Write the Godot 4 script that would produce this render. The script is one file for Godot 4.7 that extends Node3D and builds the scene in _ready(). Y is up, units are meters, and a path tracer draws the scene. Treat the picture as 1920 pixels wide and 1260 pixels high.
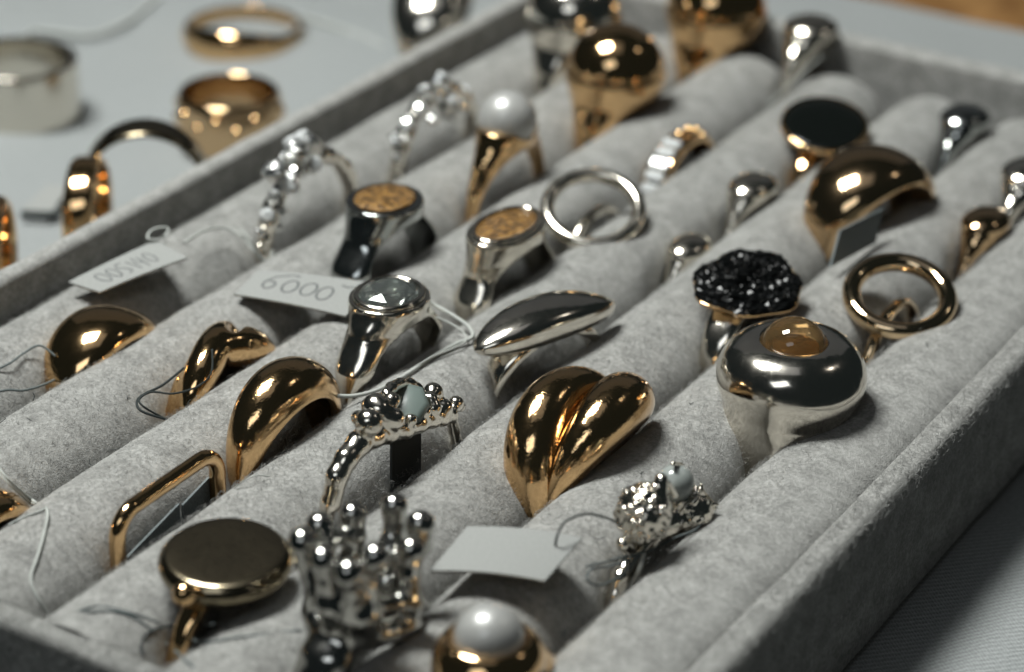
extends Node3D
# A felt ring tray full of rings on a market table. All shapes are worked out in millimetres and committed in metres.
# World axes: x across the felt rolls, z along them (towards the camera), y up; the table cloth lies at y = 0.

const MM := 0.001
const PITCH := 16.0            # from one roll of the tray to the next
const ROLL_R := 7.95
const ROLL_Y := 11.3
const EYE := Vector3(148.027, 165.469, 268.0)
const RIGHT := Vector3(0.85352317, 0.02154173, -0.52060941)
const UP := Vector3(-0.25491646, 0.88867173, -0.38115634)
const FORWARD := Vector3(-0.45444009, -0.45803767, -0.76399325)
const FOCAL := 4789.4          # focal length in pixels of a 1920 x 1260 picture

var M := {}
var taken := {}
var rng := RandomNumberGenerator.new()

# ---------------------------------------------------------------- pixel to place
func ray(px: float, py: float) -> Vector3:
	return RIGHT * ((px - 960.0) / FOCAL) + UP * ((630.0 - py) / FOCAL) + FORWARD

func on_level(px: float, py: float, y: float) -> Vector3:
	var d := ray(px, py)
	return EYE + d * ((y - EYE.y) / d.y)

func on_groove(px: float, py: float, k: int, off := 0.0) -> Vector3:
	var d := ray(px, py)
	return EYE + d * ((groove_x(k) + off - EYE.x) / d.x)

func groove_x(k: int) -> float:
	return (k - 0.18) * PITCH - 53.7

func felt_height(x: float) -> float:
	var best := 4.0
	for k in 7:
		var dx := absf(x - roll_x(k))
		if dx < ROLL_R:
			best = maxf(best, ROLL_Y + sqrt(ROLL_R * ROLL_R - dx * dx))
	if x > 54.9 and x < 58.5:
		best = 18.8
	return best

func roll_x(k: int) -> float:
	return (k + 0.32) * PITCH - 53.7

func on_felt(px: float, py: float, lift := 0.2) -> Vector3:
	var d := ray(px, py)
	var t0 := (22.0 - EYE.y) / d.y
	var t1 := (4.0 - EYE.y) / d.y
	for i in 121:
		var p := EYE + d * lerpf(t0, t1, i / 120.0)
		if p.y <= felt_height(p.x) + lift:
			return p
	return EYE + d * t1

# ---------------------------------------------------------------- mesh collector
class Shape:
	var v := PackedVector3Array()
	var n := PackedVector3Array()
	var ix := PackedInt32Array()

	# rows of points; neighbours joined by smooth quads
	func grid(rows: Array, close_u := false, close_v := true) -> void:
		var at := v.size()
		var nu := rows.size()
		var nv: int = rows[0].size()
		for r: PackedVector3Array in rows:
			v.append_array(r)
		n.resize(v.size())
		var ids := PackedInt32Array()
		for i in (nu if close_u else nu - 1):
			var i2 := (i + 1) % nu
			for j in (nv if close_v else nv - 1):
				var j2 := (j + 1) % nv
				var a := at + i * nv + j
				var b := at + i2 * nv + j
				var c := at + i2 * nv + j2
				var d := at + i * nv + j2
				ids.append_array(PackedInt32Array([a, b, c, a, c, d]))
		_finish(at, ids)

	func _finish(at: int, ids: PackedInt32Array) -> void:
		var vol := 0.0
		var mid := Vector3.ZERO
		for i in range(at, v.size()):
			mid += v[i]
		mid /= float(v.size() - at)
		for t in range(0, ids.size(), 3):
			vol += (v[ids[t]] - mid).dot((v[ids[t + 1]] - mid).cross(v[ids[t + 2]] - mid))
		if vol > 0.0:
			for t in range(0, ids.size(), 3):
				var s := ids[t + 1]
				ids[t + 1] = ids[t + 2]
				ids[t + 2] = s
		for t in range(0, ids.size(), 3):
			var a := ids[t]
			var b := ids[t + 1]
			var c := ids[t + 2]
			var fn := (v[c] - v[a]).cross(v[b] - v[a])
			n[a] += fn
			n[b] += fn
			n[c] += fn
		# vertices that share a place (poles, closed seams) share a normal
		for i in range(at, v.size()):
			n[i] = n[i].normalized()
		ix.append_array(ids)

	# flat-faced convex solid from a list of polygons (each an array of points)
	func facets(faces: Array) -> void:
		var mid := Vector3.ZERO
		var cnt := 0
		for f: PackedVector3Array in faces:
			for p in f:
				mid += p
				cnt += 1
		mid /= cnt
		for f: PackedVector3Array in faces:
			var fm := Vector3.ZERO
			for p in f:
				fm += p
			fm /= f.size()
			var fn := (f[1] - f[0]).cross(f[2] - f[0])
			if fn.length_squared() < 1e-14:
				continue
			fn = fn.normalized()
			var flip := fn.dot(fm - mid) < 0.0
			if flip:
				fn = -fn
			var at := v.size()
			for p in f:
				v.append(p)
				n.append(fn)
			for j in range(1, f.size() - 1):
				if flip:
					ix.append_array(PackedInt32Array([at, at + j, at + j + 1]))
				else:
					ix.append_array(PackedInt32Array([at, at + j + 1, at + j]))

	func mesh() -> ArrayMesh:
		var a := []
		a.resize(Mesh.ARRAY_MAX)
		var s := PackedVector3Array()
		s.resize(v.size())
		for i in v.size():
			s[i] = v[i] * 0.001
		a[Mesh.ARRAY_VERTEX] = s
		a[Mesh.ARRAY_NORMAL] = n
		a[Mesh.ARRAY_INDEX] = ix
		var m := ArrayMesh.new()
		m.add_surface_from_arrays(Mesh.PRIMITIVE_TRIANGLES, a)
		return m

# ---------------------------------------------------------------- blended solids, meshed as surface nets
class Field:
	var o: Vector3
	var c: float
	var nx: int
	var ny: int
	var nz: int
	var f := PackedFloat32Array()

	func _init(lo: Vector3, hi: Vector3, cell: float) -> void:
		o = lo
		c = cell
		nx = int(ceil((hi.x - lo.x) / cell)) + 1
		ny = int(ceil((hi.y - lo.y) / cell)) + 1
		nz = int(ceil((hi.z - lo.z) / cell)) + 1
		f.resize(nx * ny * nz)
		f.fill(50.0)

	# tapered capsule; wide > 1 stretches its section along x
	func cone(a: Vector3, b: Vector3, ra: float, rb: float, k := 0.6, wide := 1.0) -> void:
		var m := maxf(ra, rb) + k + 3.0 * c
		var lo := (Vector3(minf(a.x, b.x) - m * wide, minf(a.y, b.y) - m, minf(a.z, b.z) - m) - o) / c
		var hi := (Vector3(maxf(a.x, b.x) + m * wide, maxf(a.y, b.y) + m, maxf(a.z, b.z) + m) - o) / c
		var ab := b - a
		ab.x /= wide
		var l2 := maxf(ab.length_squared(), 1e-9)
		for z in range(maxi(0, int(lo.z)), mini(nz - 1, int(hi.z) + 1) + 1):
			for y in range(maxi(0, int(lo.y)), mini(ny - 1, int(hi.y) + 1) + 1):
				var at := (z * ny + y) * nx
				for x in range(maxi(0, int(lo.x)), mini(nx - 1, int(hi.x) + 1) + 1):
					var p := Vector3((o.x + x * c - a.x) / wide, o.y + y * c - a.y, o.z + z * c - a.z)
					var t := clampf(p.dot(ab) / l2, 0.0, 1.0)
					var d := (p - ab * t).length() - lerpf(ra, rb, t)
					var e := f[at + x]
					var h := maxf(k - absf(e - d), 0.0)
					f[at + x] = minf(e, d) - h * h / (4.0 * k)

	func ell(m: Vector3, r: Vector3, k := 0.6, turn := Basis(), cut := false) -> void:
		var big := maxf(r.x, maxf(r.y, r.z)) + k + 3.0 * c
		var lo := (m - Vector3.ONE * big - o) / c
		var hi := (m + Vector3.ONE * big - o) / c
		var inv := turn.transposed()
		for z in range(maxi(0, int(lo.z)), mini(nz - 1, int(hi.z) + 1) + 1):
			for y in range(maxi(0, int(lo.y)), mini(ny - 1, int(hi.y) + 1) + 1):
				var at := (z * ny + y) * nx
				for x in range(maxi(0, int(lo.x)), mini(nx - 1, int(hi.x) + 1) + 1):
					var p := inv * (Vector3(o.x + x * c, o.y + y * c, o.z + z * c) - m)
					var k0 := (p / r).length()
					var k1 := (p / (r * r)).length()
					var d := k0 * (k0 - 1.0) / maxf(k1, 1e-5)
					var e := f[at + x]
					if cut:
						d = -d
						var h2 := maxf(k - absf(e - d), 0.0)
						f[at + x] = maxf(e, d) + h2 * h2 / (4.0 * k)
					else:
						var h := maxf(k - absf(e - d), 0.0)
						f[at + x] = minf(e, d) - h * h / (4.0 * k)

	# bell-shaped body: at each height an ellipse with half lengths from the table of [y, half x, half z], less a finger hole along x
	func bell(table: Array, hole: float, k := 0.8, square := 2.0) -> void:
		for y in ny:
			var py := o.y + y * c
			var a := 0.0
			var b := 0.0
			var top: float = table[0][0]
			var low: float = table[-1][0]
			var q := clampf(py, low, top)
			for i in table.size() - 1:
				if q <= table[i][0] and q >= table[i + 1][0]:
					var t: float = (q - table[i][0]) / (table[i + 1][0] - table[i][0])
					t = t * t * (3.0 - 2.0 * t) * 0.4 + t * 0.6
					a = lerpf(table[i][1], table[i + 1][1], t)
					b = lerpf(table[i][2], table[i + 1][2], t)
					break
			var past := maxf(py - top, low - py)
			var pw := lerpf(square, 2.0, smoothstep(2.0, maxf(top - 2.5, 2.5), py))    # rounder towards the top, squarer below
			for z in nz:
				var pz := o.z + z * c
				var at := (z * ny + y) * nx
				var hd := hole - sqrt(py * py + pz * pz)
				for x in nx:
					var px := o.x + x * c
					var g := sqrt(px * px / (a * a) + pz * pz / (b * b))
					var g2 := sqrt(px * px / (a * a * a * a) + pz * pz / (b * b * b * b))
					var d := g * (g - 1.0) / maxf(g2, 1e-4)
					if pw > 2.05 and g > 0.7 and g < 1.6:
						d = (pow(pow(absf(px) / a, pw) + pow(absf(pz) / b, pw), 1.0 / pw) - 1.0) * minf(a, b)
					d = maxf(maxf(d, past), hd)
					var e := f[at + x]
					var h := maxf(k - absf(e - d), 0.0)
					f[at + x] = minf(e, d) - h * h / (4.0 * k)

	func ball(m: Vector3, r: float, k := 0.6) -> void:
		cone(m, m, r, r, k)

	func val(p: Vector3) -> float:
		var q := (p - o) / c
		var x := clampi(int(q.x), 0, nx - 2)
		var y := clampi(int(q.y), 0, ny - 2)
		var z := clampi(int(q.z), 0, nz - 2)
		var u := q - Vector3(x, y, z)
		var i := (z * ny + y) * nx + x
		var j := i + nx
		var s := nx * ny
		return lerpf(lerpf(lerpf(f[i], f[i + 1], u.x), lerpf(f[j], f[j + 1], u.x), u.y), lerpf(lerpf(f[i + s], f[i + s + 1], u.x), lerpf(f[j + s], f[j + s + 1], u.x), u.y), u.z)

	func into(sh: Shape) -> void:
		var slab := nx * ny
		var made := PackedInt32Array()
		made.resize(f.size())
		made.fill(-1)
		var off := PackedInt32Array([0, 1, nx, nx + 1, slab, slab + 1, slab + nx, slab + nx + 1])
		var ea := PackedInt32Array([0, 2, 4, 6, 0, 1, 4, 5, 0, 1, 2, 3])
		var eb := PackedInt32Array([1, 3, 5, 7, 2, 3, 6, 7, 4, 5, 6, 7])
		var corner: Array[Vector3] = []
		for q in 8:
			corner.append(Vector3(q & 1, (q >> 1) & 1, q >> 2))
		var limit := c * 1.9
		var base := sh.v.size()
		var cells := PackedInt32Array()
		for z in nz - 1:
			for y in ny - 1:
				var row := (z * ny + y) * nx
				for x in nx - 1:
					var i := row + x
					if absf(f[i]) > limit:
						continue
					var mask := 0
					for q in 8:
						if f[i + off[q]] < 0.0:
							mask |= 1 << q
					if mask == 0 or mask == 255:
						continue
					var sum := Vector3.ZERO
					var cnt := 0
					for e in 12:
						var p := ea[e]
						var q2 := eb[e]
						if ((mask >> p) & 1) != ((mask >> q2) & 1):
							var fa := f[i + off[p]]
							var fb := f[i + off[q2]]
							sum += corner[p].lerp(corner[q2], fa / (fa - fb))
							cnt += 1
					made[i] = sh.v.size()
					var w := o + (Vector3(x, y, z) + sum / cnt) * c
					sh.v.append(w)
					var h := c * 0.7
					sh.n.append(Vector3(val(w + Vector3(h, 0, 0)) - val(w - Vector3(h, 0, 0)), val(w + Vector3(0, h, 0)) - val(w - Vector3(0, h, 0)), val(w + Vector3(0, 0, h)) - val(w - Vector3(0, 0, h))).normalized())
					cells.append(i)
		var step := PackedInt32Array([1, nx, slab])
		for i in cells:
			var inside := f[i] < 0.0
			for axis in 3:
				var g := i + step[axis]
				if (f[g] < 0.0) == inside:
					continue
				var s1 := step[(axis + 1) % 3]
				var s2 := step[(axis + 2) % 3]
				if i - s1 - s2 < 0:
					continue
				var a := made[i]
				var b := made[i - s1]
				var d := made[i - s1 - s2]
				var e := made[i - s2]
				if b < 0 or d < 0 or e < 0:
					continue
				if inside:
					sh.ix.append_array(PackedInt32Array([a, d, b, a, e, d]))
				else:
					sh.ix.append_array(PackedInt32Array([a, b, d, a, d, e]))

# ---------------------------------------------------------------- objects
func numbered(called: String) -> String:
	var c: int = taken.get(called, 0)
	taken[called] = c + 1
	return called if c == 0 else "%s_%03d" % [called, c]

func thing(called: String, label: String, category: String, at: Vector3, group := "", turn := 0.0) -> Node3D:
	var o := Node3D.new()
	o.name = numbered(called)
	add_child(o)
	o.position = at * MM
	o.rotation.y = turn
	o.set_meta("label", label)
	o.set_meta("category", category)
	if group:
		o.set_meta("group", group)
	return o

func part(called: String, sh: Shape, mat: Material, parent: Node3D, at := Vector3.ZERO, kind := "") -> MeshInstance3D:
	var o := MeshInstance3D.new()
	o.name = called
	o.mesh = sh.mesh()
	o.material_override = mat
	parent.add_child(o, true)
	o.position = at * MM
	if kind:
		o.set_meta("kind", kind)
	return o

# a ring stands in groove k: its root lies at the foot of the band, its parts are worked out round the middle of the band
func ring(called: String, label: String, k: int, z: float, y: float, radius: float, turn := 0.0, off := 0.0) -> Node3D:
	var o := thing(called, label, "ring", Vector3(groove_x(k) + off, y - radius, z), "rings standing in the grooves of the grey tray", turn)
	o.set_meta("lift", radius)
	return o

func rp(called: String, sh: Shape, mat: Material, r: Node3D) -> MeshInstance3D:
	return part(called, sh, mat, r, Vector3(0, r.get_meta("lift"), 0))

# a piece of a part: sits in the axes of the part that holds it
func sub_part(called: String, sh: Shape, mat: Material, holder: MeshInstance3D) -> MeshInstance3D:
	return part(called, sh, mat, holder)

# ---------------------------------------------------------------- shape makers
static func spow(x: float, e: float) -> float:
	return signf(x) * pow(absf(x), e)

# band round the x axis: fn(theta) gives [inner radius, outer radius, half width, squareness, x offset]; theta 0 is the top, + towards the camera
func loft(fn: Callable, from := -PI, to := PI, n := 96, m := 22, warp: Variant = null) -> Shape:
	var rows := []
	var full := absf(to - from - TAU) < 0.001
	for i in (n if full else n + 1):
		var th := lerpf(from, to, float(i) / n)
		var q: Array = fn.call(th)
		var hi: float = (q[1] - q[0]) * 0.22
		var ho: float = (q[1] - q[0]) * 0.78
		var row := PackedVector3Array()
		for j in m:
			var ph := TAU * j / m
			var s := spow(sin(ph), q[3])
			var x: float = q[2] * spow(cos(ph), q[3]) + (q[4] if q.size() > 4 else 0.0)
			var r: float = q[0] + hi + s * (ho if s > 0.0 else hi)
			var p := Vector3(x, r * cos(th), r * sin(th))
			row.append(warp.call(p) if warp != null else p)
		rows.append(row)
	var sh := Shape.new()
	if not full:
		rows = [fan(rows[0])] + rows + [fan(rows[-1])]
	sh.grid(rows, full, true)
	return sh

func fan(row: PackedVector3Array) -> PackedVector3Array:
	var mid := Vector3.ZERO
	for p in row:
		mid += p
	mid /= row.size()
	var out := PackedVector3Array()
	for p in row:
		out.append(mid.lerp(p, 0.02))
	return out

# turned shape round the y axis: profile of (radius, height), then stretched, turned and moved
func lathe(profile: Array, at := Vector3.ZERO, turn := Basis(), sx := 1.0, sz := 1.0, m := 48, sh: Shape = null, smooth := 3) -> Shape:
	var pts: Array = profile
	if smooth > 1:
		pts = []
		for i in profile.size() - 1:
			for s in smooth:
				var t := float(s) / smooth
				var p0: Vector2 = profile[maxi(i - 1, 0)]
				var p1: Vector2 = profile[i]
				var p2: Vector2 = profile[i + 1]
				var p3: Vector2 = profile[mini(i + 2, profile.size() - 1)]
				var q := p1.cubic_interpolate(p2, p0, p3, t)
				q.x = maxf(q.x, 0.0)
				pts.append(q)
		pts.append(profile[-1])
	var rows := []
	for p: Vector2 in pts:
		var row := PackedVector3Array()
		for j in m:
			var a := TAU * j / m
			row.append(at + turn * Vector3(maxf(p.x, 0.002) * cos(a) * sx, p.y, maxf(p.x, 0.002) * sin(a) * sz))
		rows.append(row)
	if sh == null:
		sh = Shape.new()
	sh.grid(rows, false, true)
	return sh

func spline(pts: Array, per := 8) -> PackedVector3Array:
	var out := PackedVector3Array()
	for i in pts.size() - 1:
		var p0: Vector3 = pts[maxi(i - 1, 0)]
		var p1: Vector3 = pts[i]
		var p2: Vector3 = pts[i + 1]
		var p3: Vector3 = pts[mini(i + 2, pts.size() - 1)]
		for s in per:
			out.append(p1.cubic_interpolate(p2, p0, p3, float(s) / per))
	out.append(pts[-1])
	return out

func tube(path: PackedVector3Array, r: float, sh: Shape = null, m := 8, closed := false, flat := 1.0, flat_axis := Vector3.UP) -> Shape:
	if sh == null:
		sh = Shape.new()
	var rows := []
	var side := Vector3.ZERO
	for i in path.size():
		var d := (path[mini(i + 1, path.size() - 1)] - path[maxi(i - 1, 0)])
		if closed:
			d = path[(i + 1) % path.size()] - path[(i - 1 + path.size()) % path.size()]
		d = d.normalized()
		if i == 0:
			side = d.cross(Vector3.UP if absf(d.y) < 0.9 else Vector3.RIGHT).normalized()
		else:
			side = (side - d * side.dot(d)).normalized()
		var up := side.cross(d)
		var row := PackedVector3Array()
		for j in m:
			var a := TAU * j / m
			var q := (side * cos(a) + up * sin(a)) * r
			if flat != 1.0:
				q -= flat_axis * q.dot(flat_axis) * (1.0 - flat)
			row.append(path[i] + q)
		rows.append(row)
	if not closed:
		rows = [fan(rows[0])] + rows + [fan(rows[-1])]
	sh.grid(rows, closed, true)
	return sh

func box(lo: Vector3, hi: Vector3, b := 0.2, sh: Shape = null, xf := Transform3D()) -> Shape:
	# box with chamfered edges
	if sh == null:
		sh = Shape.new()
	var cx := (lo + hi) / 2.0
	var h := (hi - lo) / 2.0
	var faces := []
	var P := func(x: float, y: float, z: float) -> Vector3: return xf * (cx + Vector3(x, y, z))
	for s in [-1.0, 1.0]:
		faces.append(PackedVector3Array([P.call(s * h.x, -h.y + b, -h.z + b), P.call(s * h.x, h.y - b, -h.z + b), P.call(s * h.x, h.y - b, h.z - b), P.call(s * h.x, -h.y + b, h.z - b)]))
		faces.append(PackedVector3Array([P.call(-h.x + b, s * h.y, -h.z + b), P.call(h.x - b, s * h.y, -h.z + b), P.call(h.x - b, s * h.y, h.z - b), P.call(-h.x + b, s * h.y, h.z - b)]))
		faces.append(PackedVector3Array([P.call(-h.x + b, -h.y + b, s * h.z), P.call(h.x - b, -h.y + b, s * h.z), P.call(h.x - b, h.y - b, s * h.z), P.call(-h.x + b, h.y - b, s * h.z)]))
		for t in [-1.0, 1.0]:
			faces.append(PackedVector3Array([P.call(s * h.x, t * (h.y - b), -h.z + b), P.call(s * h.x, t * (h.y - b), h.z - b), P.call(s * (h.x - b), t * h.y, h.z - b), P.call(s * (h.x - b), t * h.y, -h.z + b)]))
			faces.append(PackedVector3Array([P.call(s * h.x, -h.y + b, t * (h.z - b)), P.call(s * h.x, h.y - b, t * (h.z - b)), P.call(s * (h.x - b), h.y - b, t * h.z), P.call(s * (h.x - b), -h.y + b, t * h.z)]))
			faces.append(PackedVector3Array([P.call(-h.x + b, s * h.y, t * (h.z - b)), P.call(h.x - b, s * h.y, t * (h.z - b)), P.call(h.x - b, s * (h.y - b), t * h.z), P.call(-h.x + b, s * (h.y - b), t * h.z)]))
			for w in [-1.0, 1.0]:
				faces.append(PackedVector3Array([P.call(s * h.x, t * (h.y - b), w * (h.z - b)), P.call(s * (h.x - b), t * h.y, w * (h.z - b)), P.call(s * (h.x - b), t * (h.y - b), w * h.z)]))
	sh.facets(faces)
	return sh

# a bent sheet of card through four corners (a-b is one short edge, d-c the other), with thickness
func card(a: Vector3, b: Vector3, c: Vector3, d: Vector3, thick := 0.22, bow := 0.0) -> Shape:
	var nrm := (b - a).cross(d - a).normalized()
	if nrm.y < 0.0:
		nrm = -nrm
	var n := 12
	var top := []
	for i in n + 1:
		var t := float(i) / n
		var row := PackedVector3Array()
		for j in 7:
			var s := j / 6.0
			row.append(a.lerp(d, t).lerp(b.lerp(c, t), s) + nrm * (bow * 4.0 * t * (1.0 - t)))
		top.append(row)
	var sh := Shape.new()
	var loop := func(rows: Array, dy: float) -> Array:
		var out := []
		for r: PackedVector3Array in rows:
			var q := PackedVector3Array()
			for p in r:
				q.append(p + nrm * dy)
			out.append(q)
		return out
	var up: Array = loop.call(top, thick * 0.5)
	var lo: Array = loop.call(top, -thick * 0.5)
	for i in n:
		for j in 6:
			_quad(sh, up[i][j], up[i + 1][j], up[i + 1][j + 1], up[i][j + 1], nrm)
			_quad(sh, lo[i][j], lo[i + 1][j], lo[i + 1][j + 1], lo[i][j + 1], -nrm)
	for i in n:
		_quad(sh, up[i][0], up[i + 1][0], lo[i + 1][0], lo[i][0], (a - b).normalized())
		_quad(sh, up[i][6], up[i + 1][6], lo[i + 1][6], lo[i][6], (b - a).normalized())
	for j in 6:
		_quad(sh, up[0][j], up[0][j + 1], lo[0][j + 1], lo[0][j], (a - d).normalized())
		_quad(sh, up[n][j], up[n][j + 1], lo[n][j + 1], lo[n][j], (d - a).normalized())
	return sh

func _quad(sh: Shape, a: Vector3, b: Vector3, c: Vector3, d: Vector3, out: Vector3) -> void:
	var fn := (b - a).cross(c - a)
	var at := sh.v.size()
	sh.v.append_array(PackedVector3Array([a, b, c, d]))
	var nn := fn.normalized() if fn.dot(out) > 0.0 else -fn.normalized()
	for i in 4:
		sh.n.append(nn)
	if fn.dot(out) > 0.0:
		sh.ix.append_array(PackedInt32Array([at, at + 2, at + 1, at, at + 3, at + 2]))
	else:
		sh.ix.append_array(PackedInt32Array([at, at + 1, at + 2, at, at + 2, at + 3]))

func ringpt(th: float, r: float, x := 0.0) -> Vector3:
	return Vector3(x, r * cos(th), r * sin(th))

# ---------------------------------------------------------------- materials
func noise_bytes(size: int, freq: float, kind := 0, warp := 0.0, sd := 1) -> PackedByteArray:
	var nz := FastNoiseLite.new()
	nz.seed = sd
	nz.noise_type = FastNoiseLite.TYPE_SIMPLEX_SMOOTH
	nz.frequency = freq
	nz.fractal_type = FastNoiseLite.FRACTAL_RIDGED if kind == 1 else FastNoiseLite.FRACTAL_FBM
	nz.fractal_octaves = 2 if kind == 1 else 3
	if warp > 0.0:
		nz.domain_warp_enabled = true
		nz.domain_warp_amplitude = warp
		nz.domain_warp_frequency = freq * 0.7
	var im := nz.get_seamless_image(size, size)
	im.convert(Image.FORMAT_L8)
	return im.get_data()

# layers: [bytes, weight]; the weighted sum runs from lo to hi
func blend_tex(size: int, layers: Array, lo: Color, hi: Color, gain := 1.0) -> ImageTexture:
	var out := PackedByteArray()
	out.resize(size * size * 3)
	var total := 0.0
	for l in layers:
		total += l[1]
	for i in size * size:
		var s := 0.0
		for l in layers:
			s += l[0][i] * l[1]
		var t := clampf((s / (total * 255.0) - 0.5) * gain + 0.5, 0.0, 1.0)
		out[i * 3] = int(lerpf(lo.r, hi.r, t) * 255.0)
		out[i * 3 + 1] = int(lerpf(lo.g, hi.g, t) * 255.0)
		out[i * 3 + 2] = int(lerpf(lo.b, hi.b, t) * 255.0)
	return ImageTexture.create_from_image(Image.create_from_data(size, size, false, Image.FORMAT_RGB8, out))

func metal(called: String, col: Color, rough: float, rt: Texture2D = null, bump: Texture2D = null, depth := 0.0, tile := 10.0) -> StandardMaterial3D:
	var m := StandardMaterial3D.new()
	m.resource_name = called
	m.albedo_color = col
	m.metallic = 1.0
	m.roughness = rough
	m.uv1_triplanar = true
	m.uv1_world_triplanar = true
	m.uv1_scale = Vector3.ONE * (1000.0 / tile)
	if rt:
		m.roughness_texture = rt
	if bump:
		m.heightmap_enabled = true
		m.heightmap_texture = bump
		m.heightmap_scale = depth
	return m

func plain(called: String, col: Color, rough := 0.6, spec := 0.5) -> StandardMaterial3D:
	var m := StandardMaterial3D.new()
	m.resource_name = called
	m.albedo_color = col
	m.roughness = rough
	m.metallic_specular = spec
	return m

func textured(called: String, tex: Texture2D, tile: float, rough: float, bump: Texture2D = null, depth := 0.0) -> StandardMaterial3D:
	var m := plain(called, Color.WHITE, rough, 0.25)
	m.albedo_texture = tex
	m.uv1_triplanar = true
	m.uv1_world_triplanar = true
	m.uv1_scale = Vector3.ONE * (1000.0 / tile)
	if bump:
		m.heightmap_enabled = true
		m.heightmap_texture = bump
		m.heightmap_scale = depth
	return m

func make_materials() -> void:
	var S := 1024
	var fine := noise_bytes(S, 0.16, 0, 30.0, 3)
	var clump := noise_bytes(S, 0.034, 0, 34.0, 5)
	var broad := noise_bytes(S, 0.006, 0, 0.0, 8)
	var felt_col := blend_tex(S, [[fine, 0.4], [clump, 1.0], [broad, 0.6]], Color(0.435, 0.434, 0.424), Color(0.598, 0.597, 0.585), 2.4)
	var nap := noise_bytes(S, 0.11, 0, 0.0, 6)
	var felt_up := blend_tex(S, [[nap, 1.0], [clump, 0.8]], Color.BLACK, Color.WHITE, 1.3)
	M.felt = textured("grey felt", felt_col, 26.0, 1.0, felt_up, 0.018)
	M.felt.rim_enabled = true
	M.felt.rim = 0.2
	M.felt.rim_tint = 0.6
	M.fibre = plain("felt fibre", Color(0.56, 0.56, 0.55), 1.0, 0.1)
	# woven table cloth: diagonal twill
	var W := 256
	var wv := PackedByteArray()
	wv.resize(W * W)
	var wn := noise_bytes(W, 0.05, 0, 0.0, 9)
	for y in W:
		for x in W:
			var a := sin(TAU * (x + y) * 8.0 / W) * 0.5 + 0.5
			var b := sin(TAU * (x - y) * 16.0 / W) * 0.5 + 0.5
			wv[y * W + x] = int(clampf(a * 0.6 + b * 0.25 + wn[y * W + x] / 255.0 * 0.3, 0.0, 1.0) * 255.0)
	var cloth_up := blend_tex(W, [[wv, 1.0]], Color.BLACK, Color.WHITE)
	var cloth_col := blend_tex(W, [[wv, 0.8], [wn, 0.5]], Color(0.44, 0.452, 0.452), Color(0.56, 0.572, 0.572), 1.2)
	M.cloth = textured("white twill cloth", cloth_col, 9.0, 0.95, cloth_up, 0.012)
	var grain := noise_bytes(512, 0.012, 0, 60.0, 12)
	M.wood = textured("brown wood", blend_tex(512, [[grain, 1.0]], Color(0.40, 0.285, 0.165), Color(0.53, 0.40, 0.25), 1.4), 80.0, 0.5)
	# metals
	var scr := noise_bytes(512, 0.05, 1, 14.0, 21)
	var soft := noise_bytes(512, 0.012, 0, 10.0, 22)
	# fine scratches left by polishing and wear
	rng.seed = 71
	var cuts := PackedByteArray()
	cuts.resize(512 * 512)
	for i in 900:
		var p := Vector2(rng.randf() * 512.0, rng.randf() * 512.0)
		var d := Vector2.from_angle(rng.randf() * TAU)
		var lit := rng.randi_range(90, 255)
		for q in rng.randi_range(12, 90):
			var w := p + d * q
			d = d.rotated(0.004)
			cuts[(posmod(int(w.y), 512)) * 512 + posmod(int(w.x), 512)] = lit
	var rough_map := blend_tex(512, [[cuts, 1.1], [scr, 0.5], [soft, 1.0]], Color(0.5, 0.5, 0.5), Color(1, 1, 1), 1.7)
	var hammer := blend_tex(512, [[soft, 1.0]], Color.BLACK, Color.WHITE, 1.4)
	var wear := blend_tex(512, [[scr, 1.0]], Color.BLACK, Color.WHITE, 1.5)
	var wear_rough := blend_tex(512, [[scr, 1.0], [soft, 0.3]], Color(0.75, 0.75, 0.75), Color(1, 1, 1), 1.5)
	var gold := Color(0.86, 0.715, 0.53)
	var silver := Color(0.87, 0.845, 0.80)
	M.gold = metal("polished gold", gold, 0.15, rough_map, hammer, 0.0022, 24.0)
	M.gold_pale = metal("pale gold", Color(0.86, 0.76, 0.62), 0.12, rough_map, hammer, 0.0022, 24.0)
	M.gold_brown = metal("brown gold", Color(0.80, 0.68, 0.53), 0.17, rough_map, hammer, 0.0022, 24.0)
	M.gold_worn = metal("worn gold", gold, 0.17, rough_map, wear, 0.0012, 14.0)
	M.silver = metal("polished silver", silver, 0.22, rough_map, hammer, 0.002, 24.0)
	M.silver_dark = metal("dark silver", Color(0.66, 0.67, 0.66), 0.22, rough_map, hammer, 0.002, 24.0)
	M.silver_soft = metal("soft silver", Color(0.85, 0.825, 0.775), 0.27, rough_map)
	M.silver_knob = metal("grey cast silver", Color(0.70, 0.695, 0.675), 0.24, rough_map)
	M.silver_rough = metal("crinkled silver", silver, 0.15)
	M.bronze = metal("dark gold", Color(0.52, 0.48, 0.40), 0.2, wear_rough, wear, 0.0006, 30.0)
	# stones
	var tan_n := noise_bytes(512, 0.03, 0, 30.0, 31)
	var tan_f := noise_bytes(512, 0.09, 1, 20.0, 32)
	M.tan = textured("tan stone", blend_tex(512, [[tan_n, 1.0], [tan_f, 0.6]], Color(0.24, 0.16, 0.07), Color(0.56, 0.42, 0.22), 3.2), 22.0, 0.25, wear, 0.006)
	M.tan.metallic_specular = 0.5
	M.tan.metallic = 0.3
	M.tan.heightmap_scale = 0.02
	M.black = plain("black stone", Color(0.045, 0.055, 0.05), 0.12, 0.5)
	M.druzy = plain("black crystal", Color(0.03, 0.034, 0.034), 0.22, 0.28)
	M.pearl = plain("pearl", Color(0.60, 0.60, 0.59), 0.4, 0.5)
	M.pearl.metallic = 0.22
	M.pearl.clearcoat_enabled = true
	M.pearl.clearcoat = 1.0
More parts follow.
